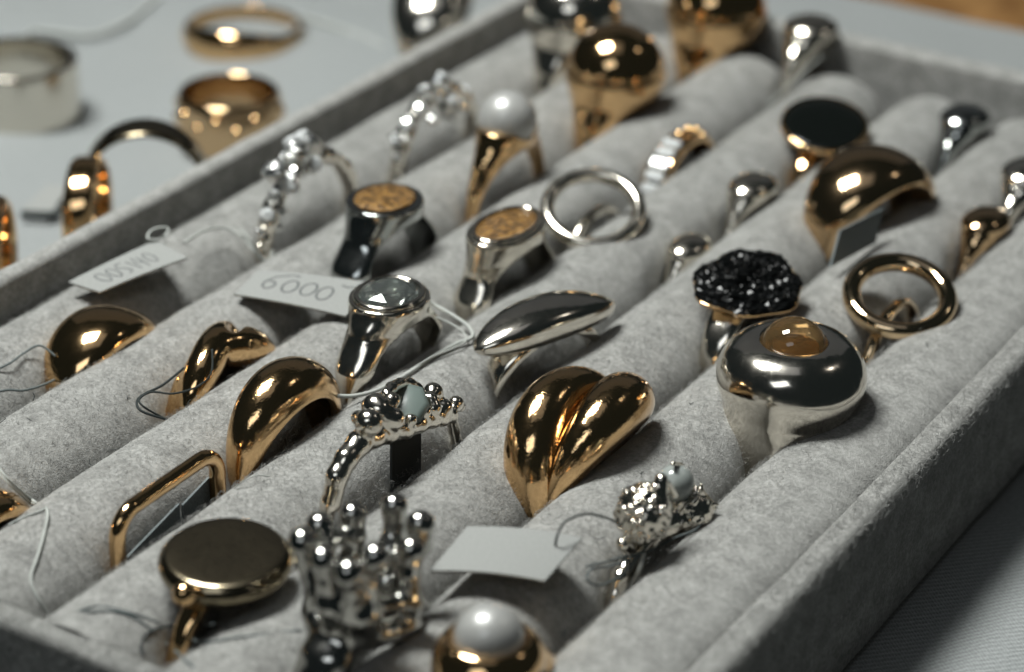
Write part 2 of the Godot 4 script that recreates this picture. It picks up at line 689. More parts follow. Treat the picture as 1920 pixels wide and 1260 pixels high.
	M.pearl.clearcoat_roughness = 0.2
	M.opal = plain("milky grey stone", Color(0.36, 0.40, 0.385), 0.32, 0.4)
	M.moon = plain("milky white stone", Color(0.50, 0.52, 0.51), 0.15, 0.5)
	M.facet = metal("bright silver crystal", Color(0.93, 0.93, 0.92), 0.24)
	M.crystal = plain("white crystal", Color(0.72, 0.73, 0.73), 0.06, 0.7)
	M.amber = StandardMaterial3D.new()
	M.amber.resource_name = "amber"
	M.amber.albedo_color = Color(0.97, 0.80, 0.56, 0.04)
	M.amber.roughness = 0.03
	M.amber.refraction_enabled = true
	M.amber.refraction_scale = 0.054
	M.glass = StandardMaterial3D.new()
	M.glass.resource_name = "clear cut stone"
	M.glass.albedo_color = Color(0.76, 0.79, 0.78, 0.05)
	M.glass.roughness = 0.02
	M.glass.refraction_enabled = true
	M.glass.refraction_scale = 0.06
	# paper and thread
	var pn := noise_bytes(256, 0.12, 0, 0.0, 41)
	M.paper = textured("white card", blend_tex(256, [[pn, 1.0]], Color(0.49, 0.495, 0.488), Color(0.535, 0.54, 0.53), 1.5), 12.0, 0.85)
	M.card_grey = textured("grey card", blend_tex(256, [[pn, 1.0]], Color(0.36, 0.385, 0.39), Color(0.43, 0.455, 0.46), 1.5), 12.0, 0.8)
	M.card_painted_shade = plain("card with painted shade", Color(0.20, 0.21, 0.21), 0.8, 0.3)  # shade on the upright card is put into its colour
	M.ink = plain("grey pencil", Color(0.27, 0.28, 0.285), 0.7, 0.3)
	M.thread = plain("white cotton thread", Color(0.60, 0.61, 0.595), 0.9, 0.2)
	M.thread_grey = plain("grey thread", Color(0.34, 0.365, 0.365), 0.8, 0.3)
	M.thread_dark = plain("dark thread", Color(0.16, 0.18, 0.18), 0.7, 0.3)
	M.lamp_white = plain("white lamp housing", Color(0.7, 0.7, 0.7), 0.6)

# ---------------------------------------------------------------- light
func panel_lamp(label: String, at: Vector3, aim: Vector3, size: Vector2, energy: float, glow: float, col := Color(0.99, 1.0, 0.985)) -> void:
	var o := thing("panel_lamp", label, "lamp", at, "", 0.0)
	var look := Basis.looking_at((aim - at).normalized(), Vector3(-0.511, 0, -0.86))
	o.basis = look
	var housing := Shape.new()
	box(Vector3(-size.x / 2 - 6, -size.y / 2 - 6, 1.0), Vector3(size.x / 2 + 6, size.y / 2 + 6, 26), 3.0, housing)
	part("housing", housing, M.lamp_white, o)
	var gm := plain("lamp glow", Color(0.9, 0.9, 0.9), 0.8)
	gm.emission_enabled = true
	gm.emission = col
	gm.emission_energy_multiplier = glow
	var diff := Shape.new()
	box(Vector3(-size.x / 2, -size.y / 2, -1.0), Vector3(size.x / 2, size.y / 2, 0.8), 0.5, diff)
	part("lamp_diffuser", diff, gm, o)
	var l := AreaLight3D.new()
	l.name = "lamp_light"
	l.area_size = size * MM
	l.light_energy = energy
	l.light_color = col
	l.shadow_enabled = true
	l.area_range = 3.0
	l.area_attenuation = 2.0
	o.add_child(l)
	l.position = Vector3(0, 0, -3.0) * MM

func bulb_lamp(label: String, at: Vector3, r: float, energy: float, glow: float, col := Color(1.0, 0.97, 0.93)) -> void:
	var o := thing("bulb_lamp", label, "lamp", at, "", 0.0)
	var gm := plain("bulb glow", Color(0.9, 0.9, 0.9), 0.6)
	gm.emission_enabled = true
	gm.emission = col
	gm.emission_energy_multiplier = glow
	part("bulb", lathe([Vector2(0, -r), Vector2(r * 0.7, -r * 0.72), Vector2(r, 0), Vector2(r * 0.75, r * 0.7), Vector2(r * 0.45, r * 1.3), Vector2(0, r * 1.35)]), gm, o)
	part("socket", lathe([Vector2(0, r * 1.2), Vector2(r * 0.5, r * 1.25), Vector2(r * 0.55, r * 1.4), Vector2(r * 0.55, r * 2.4), Vector2(r * 0.2, r * 2.6), Vector2(0, r * 2.6)]), M.lamp_white, o)
	var l := OmniLight3D.new()
	l.name = "bulb_light"
	l.light_energy = energy
	l.light_color = col
	l.light_size = r * MM * 0.9
	l.omni_range = 5.0
	l.omni_attenuation = 2.0
	l.shadow_enabled = true
	o.add_child(l)

# ---------------------------------------------------------------- the setting
func structure(called: String, sh: Shape, mat: Material) -> MeshInstance3D:
	var o := part(called, sh, mat, self)
	o.set_meta("kind", "structure")
	return o

func build_setting() -> void:
	# table cloth: one sheet with slow swells
	var nz := FastNoiseLite.new()
	nz.seed = 4
	nz.frequency = 0.011
	var rows := []
	for i in 91:
		var z := lerpf(-165.0, 121.0, i / 90.0)
		var row := PackedVector3Array()
		for j in 101:
			var x := lerpf(-420.0, 96.0, j / 100.0)
			var h := nz.get_noise_2d(x, z) * 2.6
			if absf(x) < 66.0 and absf(z) < 116.0:
				h = minf(h, 0.0)
			row.append(Vector3(x, h - 0.4, z))
		rows.append(row)
	var sh := Shape.new()
	sh.grid(rows, false, false)
	structure("table_cloth", sh, M.cloth)
	var t := Shape.new()
	box(Vector3(-700, -34, -900), Vector3(98, -4.0, 123), 2.0, t)
	structure("wooden_table", t, M.wood)

const SEATS := {1: [51.2, 6.6, -25.5, -66.0], 2: [93.6, 48.6, 11.6, -19.4, -51.0, -84.0], 3: [78.4, 57.0, 34.4, 6.6, -17.0, -42.5, -86.0], 4: [89.0, 56.5, 23.5, -15.0, -34.0, -57.0], 5: [87.0, 41.0, 0.5, -38.0, -73.0], 6: [88.4, 54.0, 20.6, -10.8, -42.0, -58.0]}

# how far the felt beside groove g is pushed aside at z by the rings that are wedged in it
func pushed(g: int, z: float) -> float:
	var most := 0.0
	for s: float in SEATS.get(g, []):
		most = maxf(most, 1.0 - smoothstep(7.5, 12.5, absf(z - s)))
	return most

func roll_shape(k: int) -> Shape:
	var nz := FastNoiseLite.new()
	nz.seed = 20 + k
	nz.frequency = 0.045
	var rows := []
	var z0 := -86.5
	var z1 := 104.5
	var n := 170
	for i in n + 1:
		var z := lerpf(z0, z1, float(i) / n)
		# the far end is rounded off, the near end runs under the front wall
		var e := clampf((z - z0) / 7.0, 0.0, 1.0)
		var sc := sqrt(maxf(1.0 - (1.0 - e) * (1.0 - e), 0.0)) * 0.94 + 0.06
		var row := PackedVector3Array()
		for j in 49:
			var a := lerpf(-0.62 * PI, 0.62 * PI, j / 48.0)
			var r := (ROLL_R + nz.get_noise_3d(z, cos(a) * 9.0, sin(a) * 9.0) * 0.32) * sc
			var up := cos(a)
			if k == 6 and a > 0.0 and a < PI / 2:
				up = pow(up, 0.45)    # the last roll is squeezed flat against the low rim
			var give := 0.95 * smoothstep(0.45, 1.2, absf(a)) * pushed(k + 1 if a > 0.0 else k, z)
			row.append(Vector3(roll_x(k) + (r - give) * sin(a), ROLL_Y + r * up + give * 0.25, z))
		rows.append(row)
	var sh := Shape.new()
	sh.grid(rows, false, false)
	return sh

func wall_shape(path: Array, lo: float, hi: float, thick: float, out: Vector3) -> Shape:
	# a padded wall with a rounded top, running from path[0] to path[1]; out points away from the tray
	var nz := FastNoiseLite.new()
	nz.seed = 77
	nz.frequency = 0.05
	var a: Vector3 = path[0]
	var b: Vector3 = path[1]
	var n := int((b - a).length() / 1.2)
	var rows := []
	var prof := []
	var rr := minf(1.1, thick * 0.4)
	prof.append(Vector2(thick, lo))
	prof.append(Vector2(thick, lo + 3))
	for i in 6:
		prof.append(Vector2(thick, lerpf(lo + 5, hi - rr - 0.3, i / 5.0)))
	for i in 7:
		var t := i / 6.0 * PI / 2
		prof.append(Vector2(thick - rr + rr * cos(t), hi - rr + rr * sin(t)))
	for i in 7:
		var t := i / 6.0 * PI / 2
		prof.append(Vector2(rr - rr * sin(t), hi - rr + rr * cos(t)))
	for i in 6:
		prof.append(Vector2(0, lerpf(hi - rr - 0.3, lo + 2, i / 5.0)))
	for i in n + 1:
		var p := a.lerp(b, float(i) / n)
		var row := PackedVector3Array()
		for q: Vector2 in prof:
			var w := p + out * q.x + Vector3(0, q.y, 0)
			var d := nz.get_noise_3dv(w * 1.0) * 0.25
			row.append(w + out * (d if q.x > thick * 0.5 else -d) + Vector3(0, d * 0.8, 0))
		rows.append(row)
	var sh := Shape.new()
	sh.grid(rows, false, false)
	return sh

func build_tray() -> void:
	var t := thing("ring_tray", "grey felt ring tray with seven padded rolls and a raised rim", "tray", Vector3.ZERO)
	part("base", box(Vector3(-57, 0.3, -91), Vector3(57.5, 4.0, 106), 0.5), M.felt, t)
	for k in 7:
		part("roll", roll_shape(k), M.felt, t)
	part("rim_wall", wall_shape([Vector3(-55.2, 0, -92.0), Vector3(-55.2, 0, 107.0)], 0.2, 22.5, 3.0, Vector3.LEFT), M.felt, t)
	part("rim_wall", wall_shape([Vector3(55.0, 0, -92.0), Vector3(55.0, 0, 106.8)], 0.9, 18.9, 3.6, Vector3.RIGHT), M.felt, t)
	part("rim_wall", wall_shape([Vector3(-55.0, 0, -88.0), Vector3(55.0, 0, -88.0)], 0.2, 22.4, 4.0, Vector3.FORWARD), M.felt, t)
	part("rim_wall", wall_shape([Vector3(-55.0, 0, 103.6), Vector3(54.9, 0, 103.6)], 0.2, 18.8, 3.2, Vector3.BACK), M.felt, t)
	# loose fibres standing off the felt
	var hair := Shape.new()
	tube(PackedVector3Array([Vector3.ZERO, Vector3(0.05, 0.28, 0.0), Vector3(0.2, 0.42, 0.06), Vector3(0.4, 0.4, 0.14), Vector3(0.5, 0.22, 0.24)]), 0.014, hair, 3)
	var mm := MultiMesh.new()
	mm.transform_format = MultiMesh.TRANSFORM_3D
	mm.mesh = hair.mesh()
	mm.mesh.surface_set_material(0, M.fibre)
	var spots: Array[Transform3D] = []
	rng.seed = 5
	for k in 7:
		for i in 14000:
			var a := rng.randf_range(-0.36, 0.36) * PI
			var z := rng.randf_range(-80.0, 103.0)
			var nrm := Vector3(sin(a), cos(a), 0)
			if k == 6 and a > 0.0:
				continue
			spots.append(fibre_at(Vector3(roll_x(k), ROLL_Y, z) + nrm * (ROLL_R - 0.12), nrm))
	for i in 16000:
		var z := rng.randf_range(-60.0, 106.0)
		var u := rng.randf()
		var nrm := Vector3(1, 0, 0) if u < 0.35 else Vector3(0.7, 0.7, 0) if u < 0.75 else Vector3.UP
		var p := Vector3(58.6, rng.randf_range(8.0, 17.6), z) if u < 0.35 else Vector3(58.35, 18.6, z) if u < 0.75 else Vector3(rng.randf_range(55.5, 58.0), 18.85, z)
		spots.append(fibre_at(p, nrm, 1.9 if u > 0.35 and u < 0.75 and rng.randf() < 0.35 else 1.0))
	for i in 6000:
		var x := rng.randf_range(-30.0, 40.0)
		var u := rng.randf()
		var nrm := Vector3.UP if u < 0.5 else Vector3(0, 0.7, 0.7) if u < 0.8 else Vector3.BACK
		var p := Vector3(x, 18.8, rng.randf_range(103.8, 106.4)) if u < 0.5 else Vector3(x, 18.5, 106.6) if u < 0.8 else Vector3(x, rng.randf_range(10.0, 18.0), 106.8)
		spots.append(fibre_at(p, nrm))
	# specks of lint and short hairs on the felt
	var lint := Shape.new()
	rng.seed = 19
	for i in 70:
		var k := rng.randi_range(0, 6)
		var a := rng.randf_range(-0.28, 0.2) * PI
		var p := Vector3(roll_x(k) + (ROLL_R + 0.2) * sin(a), ROLL_Y + (ROLL_R + 0.2) * cos(a), rng.randf_range(-70.0, 101.0))
		var d := Vector3(rng.randfn(), 0.1 * rng.randfn(), rng.randfn()).normalized() * rng.randf_range(0.4, 1.6)
		var s := Vector3(-d.z, 0.3, d.x) * rng.randf_range(-0.6, 0.6)
		tube(spline([p, p + d * 0.5 + s, p + d + s * 0.4], 4), rng.randf_range(0.03, 0.06), lint, 4)
	part("lint", lint, M.thread_dark, t, Vector3.ZERO, "stuff")
	mm.instance_count = spots.size()
	for i in spots.size():
		mm.set_instance_transform(i, spots[i])
	var fz := MultiMeshInstance3D.new()
	fz.name = "felt_fuzz"
	fz.multimesh = mm
	fz.material_override = M.fibre
	fz.set_meta("kind", "stuff")
	t.add_child(fz, true)

func fibre_at(p: Vector3, dir: Vector3, size := 1.0) -> Transform3D:
	var nrm := dir.normalized()
	var side := nrm.cross(Vector3(rng.randfn(), rng.randfn(), rng.randfn())).normalized()
	var b := Basis(side, nrm, side.cross(nrm))
	b = b.rotated(side.cross(nrm).normalized(), rng.randf_range(-0.9, 0.5))
	return Transform3D(b * Basis.from_scale(Vector3.ONE * (size * rng.randf_range(0.5, 1.25))), p * MM)

# ---------------------------------------------------------------- ring makers
func bombe(ri: float, t0: float, t1: float, w0: float, w1: float, pw: float, sq := 1.0, lean := 0.0, xo := 0.0) -> Shape:
	return loft(func(th: float) -> Array:
		var s := pow(maxf(0.0, (cos(th - lean) + 0.3) / 1.3), pw)
		return [ri, ri + lerpf(t0, t1, s), lerpf(w0, w1, s), sq, xo * s], -PI, PI, 128, 30)

# signet body: flat oval table (half length a, half width b) at height tab, sides that fall steeply into the shank
func signet(ri: float, tab: float, a: float, b: float, t0: float, w0: float, deep := 3.0, cup := 0.0) -> Shape:
	var F := Field.new(Vector3(-b - 1.2, -ri - t0 - 1.0, -ri - t0 - 1.5), Vector3(b + 1.2, tab + 1.2, ri + t0 + 1.5), 0.25)
	F.bell([[tab, b, a], [tab - 0.6, b + 0.12, a + 0.12], [tab - deep, b * 0.86, lerpf(a, ri, 0.35) + 0.3], [lerpf(tab - deep, 0.0, 0.5), lerpf(b, w0, 0.4), ri + t0 * 0.8], [1.0, w0 * 1.15, ri + t0], [-4.0, w0, ri + t0 - 1.0], [-ri * 0.75, w0, ri * 0.72], [-ri - t0, w0 * 0.9, ri * 0.3]], ri, 0.4, 3.4)
	if cup > 0.0:
		F.ell(Vector3(0, tab + 0.3, 0), Vector3(b * 0.86, cup, a * 0.86), 0.2, Basis(), true)
	return solid(F)

func chain(F: Field, R: float, a: float, b: float, n: int, rad: Callable, k := 0.8, wide := 1.0, xo: Callable = func(_t): return 0.0) -> void:
	for i in n:
		var t0 := float(i) / n
		var t1 := float(i + 1) / n
		F.cone(ringpt(lerpf(a, b, t0), R, xo.call(t0)), ringpt(lerpf(a, b, t1), R, xo.call(t1)), rad.call(t0), rad.call(t1), k, wide)

func solid(F: Field) -> Shape:
	var sh := Shape.new()
	F.into(sh)
	return sh

# ring with a ball-shaped head on a shank that swells towards it
func ball_ring(R: float, head: float, lift: float, cell := 0.3) -> Shape:
	var F := Field.new(Vector3(-head - 1.5, -R - 2.5, -R - 3), Vector3(head + 1.5, R + lift + head + 1.5, R + 3), cell)
	var y := R + lift
	F.bell([[y, head, head], [y - head * 0.45, head * 0.86, head * 0.98], [y - head * 0.95, head * 0.52, R * 0.98], [1.5, 2.0, R + 0.9], [-3.0, 1.5, R + 0.4], [-R * 0.6, 1.3, R * 0.86], [-R - 0.6, 1.2, R * 0.42]], R - 1.0, 0.8, 3.2)
	F.ell(Vector3(0, y, 0), Vector3(head, head * 0.98, head), 0.9)
	return solid(F)

func cabochon(a: float, b: float, h: float, at := Vector3.ZERO, turn := Basis()) -> Shape:
	var pr := []
	for i in 9:
		var t := i / 8.0 * PI / 2
		pr.append(Vector2(sin(t), h * cos(t)))
	pr.append(Vector2(0.97, -0.25 * h))
	pr.append(Vector2(0.0, -0.3 * h))
	return lathe(pr, at, turn, b, a, 44, null, 1)

func oval_rim(a: float, b: float, r: float, at := Vector3.ZERO, turn := Basis()) -> Shape:
	var p := PackedVector3Array()
	for i in 64:
		var t := TAU * i / 64
		p.append(at + turn * Vector3(b * cos(t), 0, a * sin(t)))
	return tube(p, r, null, 10, true)

# table that leans towards the camera by this many degrees
func lean(deg: float) -> Basis:
	return Basis(Vector3(0.86, 0, -0.511).normalized(), deg_to_rad(deg))

func local(px: float, py: float, k: int, mid: Vector3, off := 0.0) -> Vector3:
	return on_groove(px, py, k, off) - mid

func drop_ring(called: String, label: String, k: int, z: float, y: float, ri: float, t1: float, w1: float, mat: Material, _pw := 2.0, turn := 0.0, _ln := 0.0) -> void:
	var r := ring(called, label, k, z, y, ri + 1.0, turn)
	var top := ri + t1
	var F := Field.new(Vector3(-w1 - 1.5, -ri - 2.2, -ri - 2.5), Vector3(w1 + 1.5, top + 1.5, ri + 2.5), 0.25)
	F.bell([[top - 1.4, w1, ri * 0.5], [top - 2.6, w1 * 0.98, ri * 0.62], [top - 5.0, w1 * 0.7, ri * 0.86], [top - 8.0, w1 * 0.42, ri + 0.9], [0.0, 0.95, ri + 1.1], [-ri * 0.6, 0.9, ri * 0.86], [-ri - 0.8, 0.9, ri * 0.4]], ri, 0.4)
	F.ell(Vector3(0, top - 1.6, 0), Vector3(w1, 1.7, ri * 0.52), 0.5)
	rp("band", solid(F), mat, r)

func build_rings() -> void:
	var r: Node3D
	var F: Field
	var mid: Vector3
	var sh: Shape
	# ------------------------------------------------ groove 1 (next to the high rim)
	r = ring("gold_ring", "smooth gold leaf-shaped dome ring with grey thread at its foot", 1, 51.2, 10.6, 8.8)
	rp("band", bombe(7.7, 1.1, 3.4, 1.1, 4.9, 0.8, 0.92), M.gold, r)
	nugget_ring("crystal_ring", "silver ring crusted with white crystals, its thread tied to the faintly written tag", 1, 6.6, 16.0, 10.4, [[555, 284, 20, 0], [575, 276, 22, -1], [587, 308, 13, 1], [569, 319, 9, 1], [552, 324, 10, 1], [516, 325, 17, 0], [537, 349, 18, 1], [514, 369, 10, 1], [501, 404, 11, 0.5], [528, 399, 9, 1.5], [518, 427, 8, 1], [487, 437, 8, 0], [486, 462, 7, 0], [620, 300, 9, -0.5], [650, 317, 7, 0], [530, 300, 10, -1]])
	nugget_ring("crystal_ring", "silver ring with sparkling crystals between the tall pearl ring and the high rim", 1, -25.5, 15.5, 10.2, [[825, 153, 16, 0], [800, 173, 15, 0], [843, 197, 22, 1.5], [852, 208, 18, 1.5], [767, 233, 15, 1], [787, 207, 12, 0.5], [807, 227, 11, 1.5], [743, 263, 11, 0.5], [872, 175, 11, 0], [882, 200, 9, -0.5], [760, 262, 8, 1], [748, 292, 8, 0.5], [815, 180, 12, 0.6]])
	r = ring("silver_ring", "large silver ball-topped dome ring beside the high rim, behind the gold ball ring", 1, -66.0, 13.5, 10.4)
	rp("band", ball_ring(9.2, 7.5, 2.6), M.silver, r)
	# ------------------------------------------------ groove 2
	r = ring("gold_ring", "small polished gold ring tied with white thread, in the second groove near the front rim", 2, 93.6, 10.0, 10.0)
	rp("band", bombe(8.6, 1.4, 3.0, 1.5, 4.2, 1.2), M.gold, r)
	r = ring("gold_ring", "gold ring with a twisted folded front and dark thread wound round it", 2, 48.6, 11.6, 8.8)
	F = Field.new(Vector3(-8, -11.5, -13), Vector3(8, 14, 13), 0.25)
	chain(F, 8.0, PI, 0.55, 12, func(t: float) -> float: return lerpf(0.9, 1.5, t), 0.8, 1.25)
	chain(F, 8.0, -PI, -0.9, 10, func(t: float) -> float: return lerpf(0.9, 1.6, t), 0.8, 1.25)
	chain(F, 8.6, 1.2, -0.75, 12, func(t: float) -> float: return 1.1 + 0.9 * t + 0.5 * sin(PI * t), 0.9, 1.0, func(t: float) -> float: return 1.7 - 4.6 * t * t)
	chain(F, 8.4, 0.35, -1.1, 10, func(t: float) -> float: return 1.0 + 1.5 * sin(PI * t), 0.7, 1.0, func(t: float) -> float: return lerpf(-0.6, 2.9, t))
	F.ell(ringpt(-0.45, 10.4, -0.2), Vector3(1.0, 1.1, 3.6), 0.7, Basis(Vector3.UP, 0.5) * Basis(Vector3.RIGHT, -0.45), true)
	rp("band", solid(F), M.gold, r)
	r = ring("signet_ring", "dark silver signet ring with a flat round tan stone, behind the tag reading 6000", 2, 11.6, 15.2, 10.6)
	rp("band", signet(8.8, 11.2, 5.4, 5.0, 1.3, 2.5, 3.8), M.silver_dark, r)
	rp("stone", cabochon(4.5, 3.9, 0.5, Vector3(0, 11.35, 0)), M.tan, r)
	r = ring("pearl_ring", "tall gold ring with a flared setting and one big white pearl", 2, -19.4, 14.2, 10.8)
	F = Field.new(Vector3(-6, -12, -12), Vector3(6, 15, 12), 0.26)
	F.bell([[12.4, 4.0, 5.0], [11.0, 3.9, 5.6], [8.0, 3.0, 7.6], [4.0, 2.0, 9.4], [0.0, 1.4, 10.4], [-5.0, 1.2, 9.2], [-10.6, 1.2, 3.0]], 9.2, 0.8, 3.2)
	F.ell(Vector3(0, 13.0, 0), Vector3(4.2, 4.2, 4.2), 0.4, Basis(), true)
	rp("band", solid(F), M.gold, r)
	rp("pearl", lathe(ball_profile(4.2), Vector3(0, 13.0, 0)), M.pearl, r)
	r = ring("gold_ring", "gold ring with a large mirror-bright ball head, in line with the upright pearl ring", 2, -51.0, 12.6, 10.2)
	rp("band", ball_ring(9.0, 7.5, 2.6), M.gold, r)
	r = ring("gold_ring", "gold ball-headed ring at the far end of the second groove", 2, -84.0, 12.4, 10.4)
	rp("band", ball_ring(9.2, 8.0, 2.6), M.gold, r)
	# ------------------------------------------------ groove 3
	r = ring("square_ring", "plain thin gold ring shaped like a rounded square", 3, 78.4, 11.9, 9.9)
	var sq := PackedVector3Array()
	for c in [[1, 1], [-1, 1], [-1, -1], [1, -1]]:
		var lo: float = {"11": 0.0, "-11": PI / 2, "-1-1": PI, "1-1": PI * 1.5}["%d%d" % c]
		for i in 10:
			var a := lo + i / 9.0 * PI / 2
			sq.append(Vector3(0, c[1] * 6.1 + 3.0 * sin(a), c[0] * 5.9 + 3.0 * cos(a)))
	rp("band", tube(sq, 0.95, null, 14, true), M.gold, r)
	r = ring("gold_ring", "heavy gold dome ring swelling to a fat worn crest beside the rounded square ring", 3, 57.0, 13.6, 8.9)
	rp("band", bombe(7.7, 1.2, 5.0, 1.2, 3.9, 1.3, 1.0, -0.12), M.gold_worn, r)
	r = ring("signet_ring", "silver signet ring holding a clear cut oval stone, touching the tag reading 6000", 3, 34.4, 14.6, 10.6)
	rp("band", signet(8.6, 11.4, 5.3, 4.8, 1.3, 1.4, 2.8, 2.4), M.silver, r)
	var bezel := rp("bezel", oval_rim(4.5, 3.9, 0.42, Vector3(0, 11.55, 0)), M.silver, r)
	sh = cut_stone(4.4, 3.9, 2.4, 9)
	sub_part("stone", sh, M.glass, bezel).position += Vector3(0, 11.3, 0) * MM
	r = ring("signet_ring", "silver signet ring with a long oval speckled tan stone", 3, 6.8, 13.8, 10.8)
	rp("band", signet(8.8, 11.0, 6.9, 4.4, 1.3, 2.6, 4.6), M.silver_soft, r)
	bezel = rp("bezel", oval_rim(6.0, 3.5, 0.4, Vector3(0, 11.1, 0)), M.silver, r)
	sub_part("stone", cabochon(5.8, 3.3, 0.55, Vector3(0, 11.0, 0)), M.tan, bezel)
	circle_ring("circle_ring", "silver ring topped by a large open circle, beside the long tan signet ring", 3, -17.0, 9.4, 9.0, on_level(1112, 392, 21.3) - Vector3(groove_x(3), 9.4, -17.0), 6.3, 1.0, 24.0, M.silver_soft)
	r = ring("eternity_ring", "narrow gold ring set with a row of white stones", 3, -42.5, 10.6, 10.0)
	var hoop := rp("band", loft(func(_th: float) -> Array: return [8.7, 9.8, 2.1, 0.5]), M.gold, r)
	for i in 7:
		var th := lerpf(1.5, 0.3, i / 6.0)
		var xf := Transform3D(Basis(Vector3.RIGHT, th), ringpt(th, 10.0))
		sub_part("stone", box(Vector3(-1.45, -0.5, -0.8), Vector3(1.45, 0.5, 0.8), 0.28, null, xf), M.crystal, hoop)
	for i in 4:
		var th := lerpf(0.05, -0.8, i / 3.0)
		sub_part("bead", lathe(ball_profile(0.85), ringpt(th, 10.1), Basis(), 1, 1, 14), M.gold, hoop)
	drop_ring("silver_ring", "silver ring with a smooth pale tapering front, at the far end of the third groove", 3, -86.0, 13.0, 8.4, 4.2, 4.2, M.silver_soft)
	# ------------------------------------------------ groove 4
	r = ring("disc_ring", "gold ring topped with a thick plain dark gold disc", 4, 89.0, 11.2, 10.2)
	rp("band", loft(func(th: float) -> Array: return [9.0, 10.2, 1.0 + 0.4 * maxf(0.0, cos(th)), 0.8]), M.gold, r)
	rp("joint", lathe(ball_profile(1.3), on_groove(346, 1114, 4, 1.4) - Vector3(groove_x(4), 11.2, 89.0)), M.gold, r)
	rp("disc", lathe([Vector2(0, -1.9), Vector2(4.0, -1.9), Vector2(6.2, -1.5), Vector2(6.95, -0.4), Vector2(6.95, 0.5), Vector2(6.45, 1.15), Vector2(5.9, 1.42), Vector2(4.0, 1.5), Vector2(2.0, 1.5), Vector2(0, 1.5)], Vector3(0.2, 10.8, 0.2), lean(3.0), 1, 1, 72), M.bronze, r)
	vine_ring()
	r = ring("marquise_ring", "silver ring with a long smooth boat-shaped top", 4, 23.5, 12.0, 10.0, deg_to_rad(-20))
	rp("band", loft(func(th: float) -> Array: return [8.8, 10.0 + 0.6 * maxf(0.0, cos(th)), lerpf(1.1, 2.6, maxf(0.0, cos(th))), 0.8]), M.silver, r)
	var rows := []
	for i in 49:
		var t := lerpf(-1.0, 1.0, i / 48.0)
		var e := pow(maxf(1.0 - pow(absf(t), 2.2), 0.0), 0.62)
		var row := PackedVector3Array()
		for j in 28:
			var a := TAU * j / 28
			var up := spow(sin(a), 0.85)
			row.append(Vector3(maxf(e, 0.01) * 3.8 * spow(cos(a), 0.9), 11.2 - 1.5 * t * t + maxf(e, 0.01) * (2.0 if up > 0.0 else 3.2) * up, t * 11.2))
		rows.append(row)
	sh = Shape.new()
	sh.grid(rows, false, true)
	rp("head", sh, M.silver, r)
	drop_ring("drop_ring", "small silver ring with a rounded drop front, standing by the marquise ring", 4, -15.0, 9.0, 7.4, 2.4, 2.8, M.silver_soft, 2.2, 0.0, 0.3)
	drop_ring("drop_ring", "small silver ring with a wide smooth front, next to the black disc ring", 4, -34.0, 10.6, 8.0, 2.4, 3.2, M.silver_soft, 1.6, 0.0, 0.3)
	r = ring("disc_ring", "gold ring with a round flat black stone, behind the large gold dome", 4, -57.0, 9.6, 9.8)
	rp("band", loft(func(th: float) -> Array: return [8.6, 9.8, 1.0 + 0.8 * maxf(0.0, cos(th)), 0.8]), M.gold, r)
	var plate := rp("disc", lathe([Vector2(0, -2.2), Vector2(3.0, -2.1), Vector2(5.6, -1.2), Vector2(6.5, -0.1), Vector2(6.6, 0.5), Vector2(6.3, 0.8), Vector2(5.8, 0.6), Vector2(0, 0.5)], Vector3(0.5, 11.3, 0.6), lean(16.0), 1, 1, 64), M.gold, r)
	sub_part("stone", lathe([Vector2(0, 1.0), Vector2(3.0, 0.98), Vector2(5.4, 0.85), Vector2(5.9, 0.6), Vector2(5.7, 0.4), Vector2(0, 0.4)], Vector3(0.5, 11.3, 0.6), lean(16.0), 1, 1, 64), M.black, plate)
	# ------------------------------------------------ groove 5
	coral_ring()
	r = ring("gold_ring", "gold ring of two fat swelling lobes split by a deep crease like a heart", 5, 41.0, 14.6, 10.4)
	rp("band", loft(func(th: float) -> Array: return [8.3, 9.9, lerpf(1.6, 3.2, maxf(0.0, cos(th))), 0.9]), M.gold_worn, r)
	for s in [-1.0, 1.0]:
		F = Field.new(Vector3(-10, -6, -17), Vector3(10, 19, 17), 0.26)
		var bend := 0.68 if s < 0.0 else 1.32
		chain(F, 9.3, 1.95 if s < 0.0 else 1.8, -1.35 if s < 0.0 else -1.5, 24, func(t: float) -> float: return 0.8 + 2.4 * pow(sin(PI * pow(t, bend)), 1.1), 1.0, 1.0, func(t: float) -> float: return s * (0.3 + 3.1 * pow(sin(PI * t), 1.4)))
		rp("lobe", solid(F), M.gold_worn, r)
	druzy_ring()
	r = ring("gold_ring", "very large smooth gold dome ring with a grey tag leaning against its foot", 5, -37.5, 13.8, 10.4, deg_to_rad(-16))
	rp("band", bombe(9.2, 1.2, 4.6, 1.4, 6.6, 1.1, 1.0, -0.15), M.gold_brown, r)
	drop_ring("drop_ring", "dark shiny silver drop ring beyond the very large gold dome", 5, -73.0, 10.6, 8.2, 3.2, 3.6, M.silver_dark, 1.6)
	# ------------------------------------------------ groove 6 (next to the low rim)
	r = ring("pearl_ring", "wide gold ring with a pearl sunk in its top, near the front rim", 6, 88.4, 10.6, 10.2)
	F = Field.new(Vector3(-7.5, -11.5, -13), Vector3(7.5, 16, 13), 0.26)
	for s in [-1.0, 1.0]:
		chain(F, 9.4, PI * s, 0.3 * s, 11, func(t: float) -> float: return lerpf(1.0, 3.0, t * t), 0.8, 1.5)
	F.ell(Vector3(0, 11.2, 0), Vector3(5.5, 3.2, 5.7), 1.6)
	F.ell(Vector3(0, 14.4, 0), Vector3(3.8, 3.6, 3.8), 0.5, Basis(), true)
	rp("band", solid(F), M.gold, r)
	rp("pearl", lathe(ball_profile(3.55), Vector3(0, 13.2, 0)), M.pearl, r)
	flower_ring()
	r = ring("amber_ring", "big polished silver dome ring with a round clear amber stone", 6, 20.2, 10.8, 10.4)
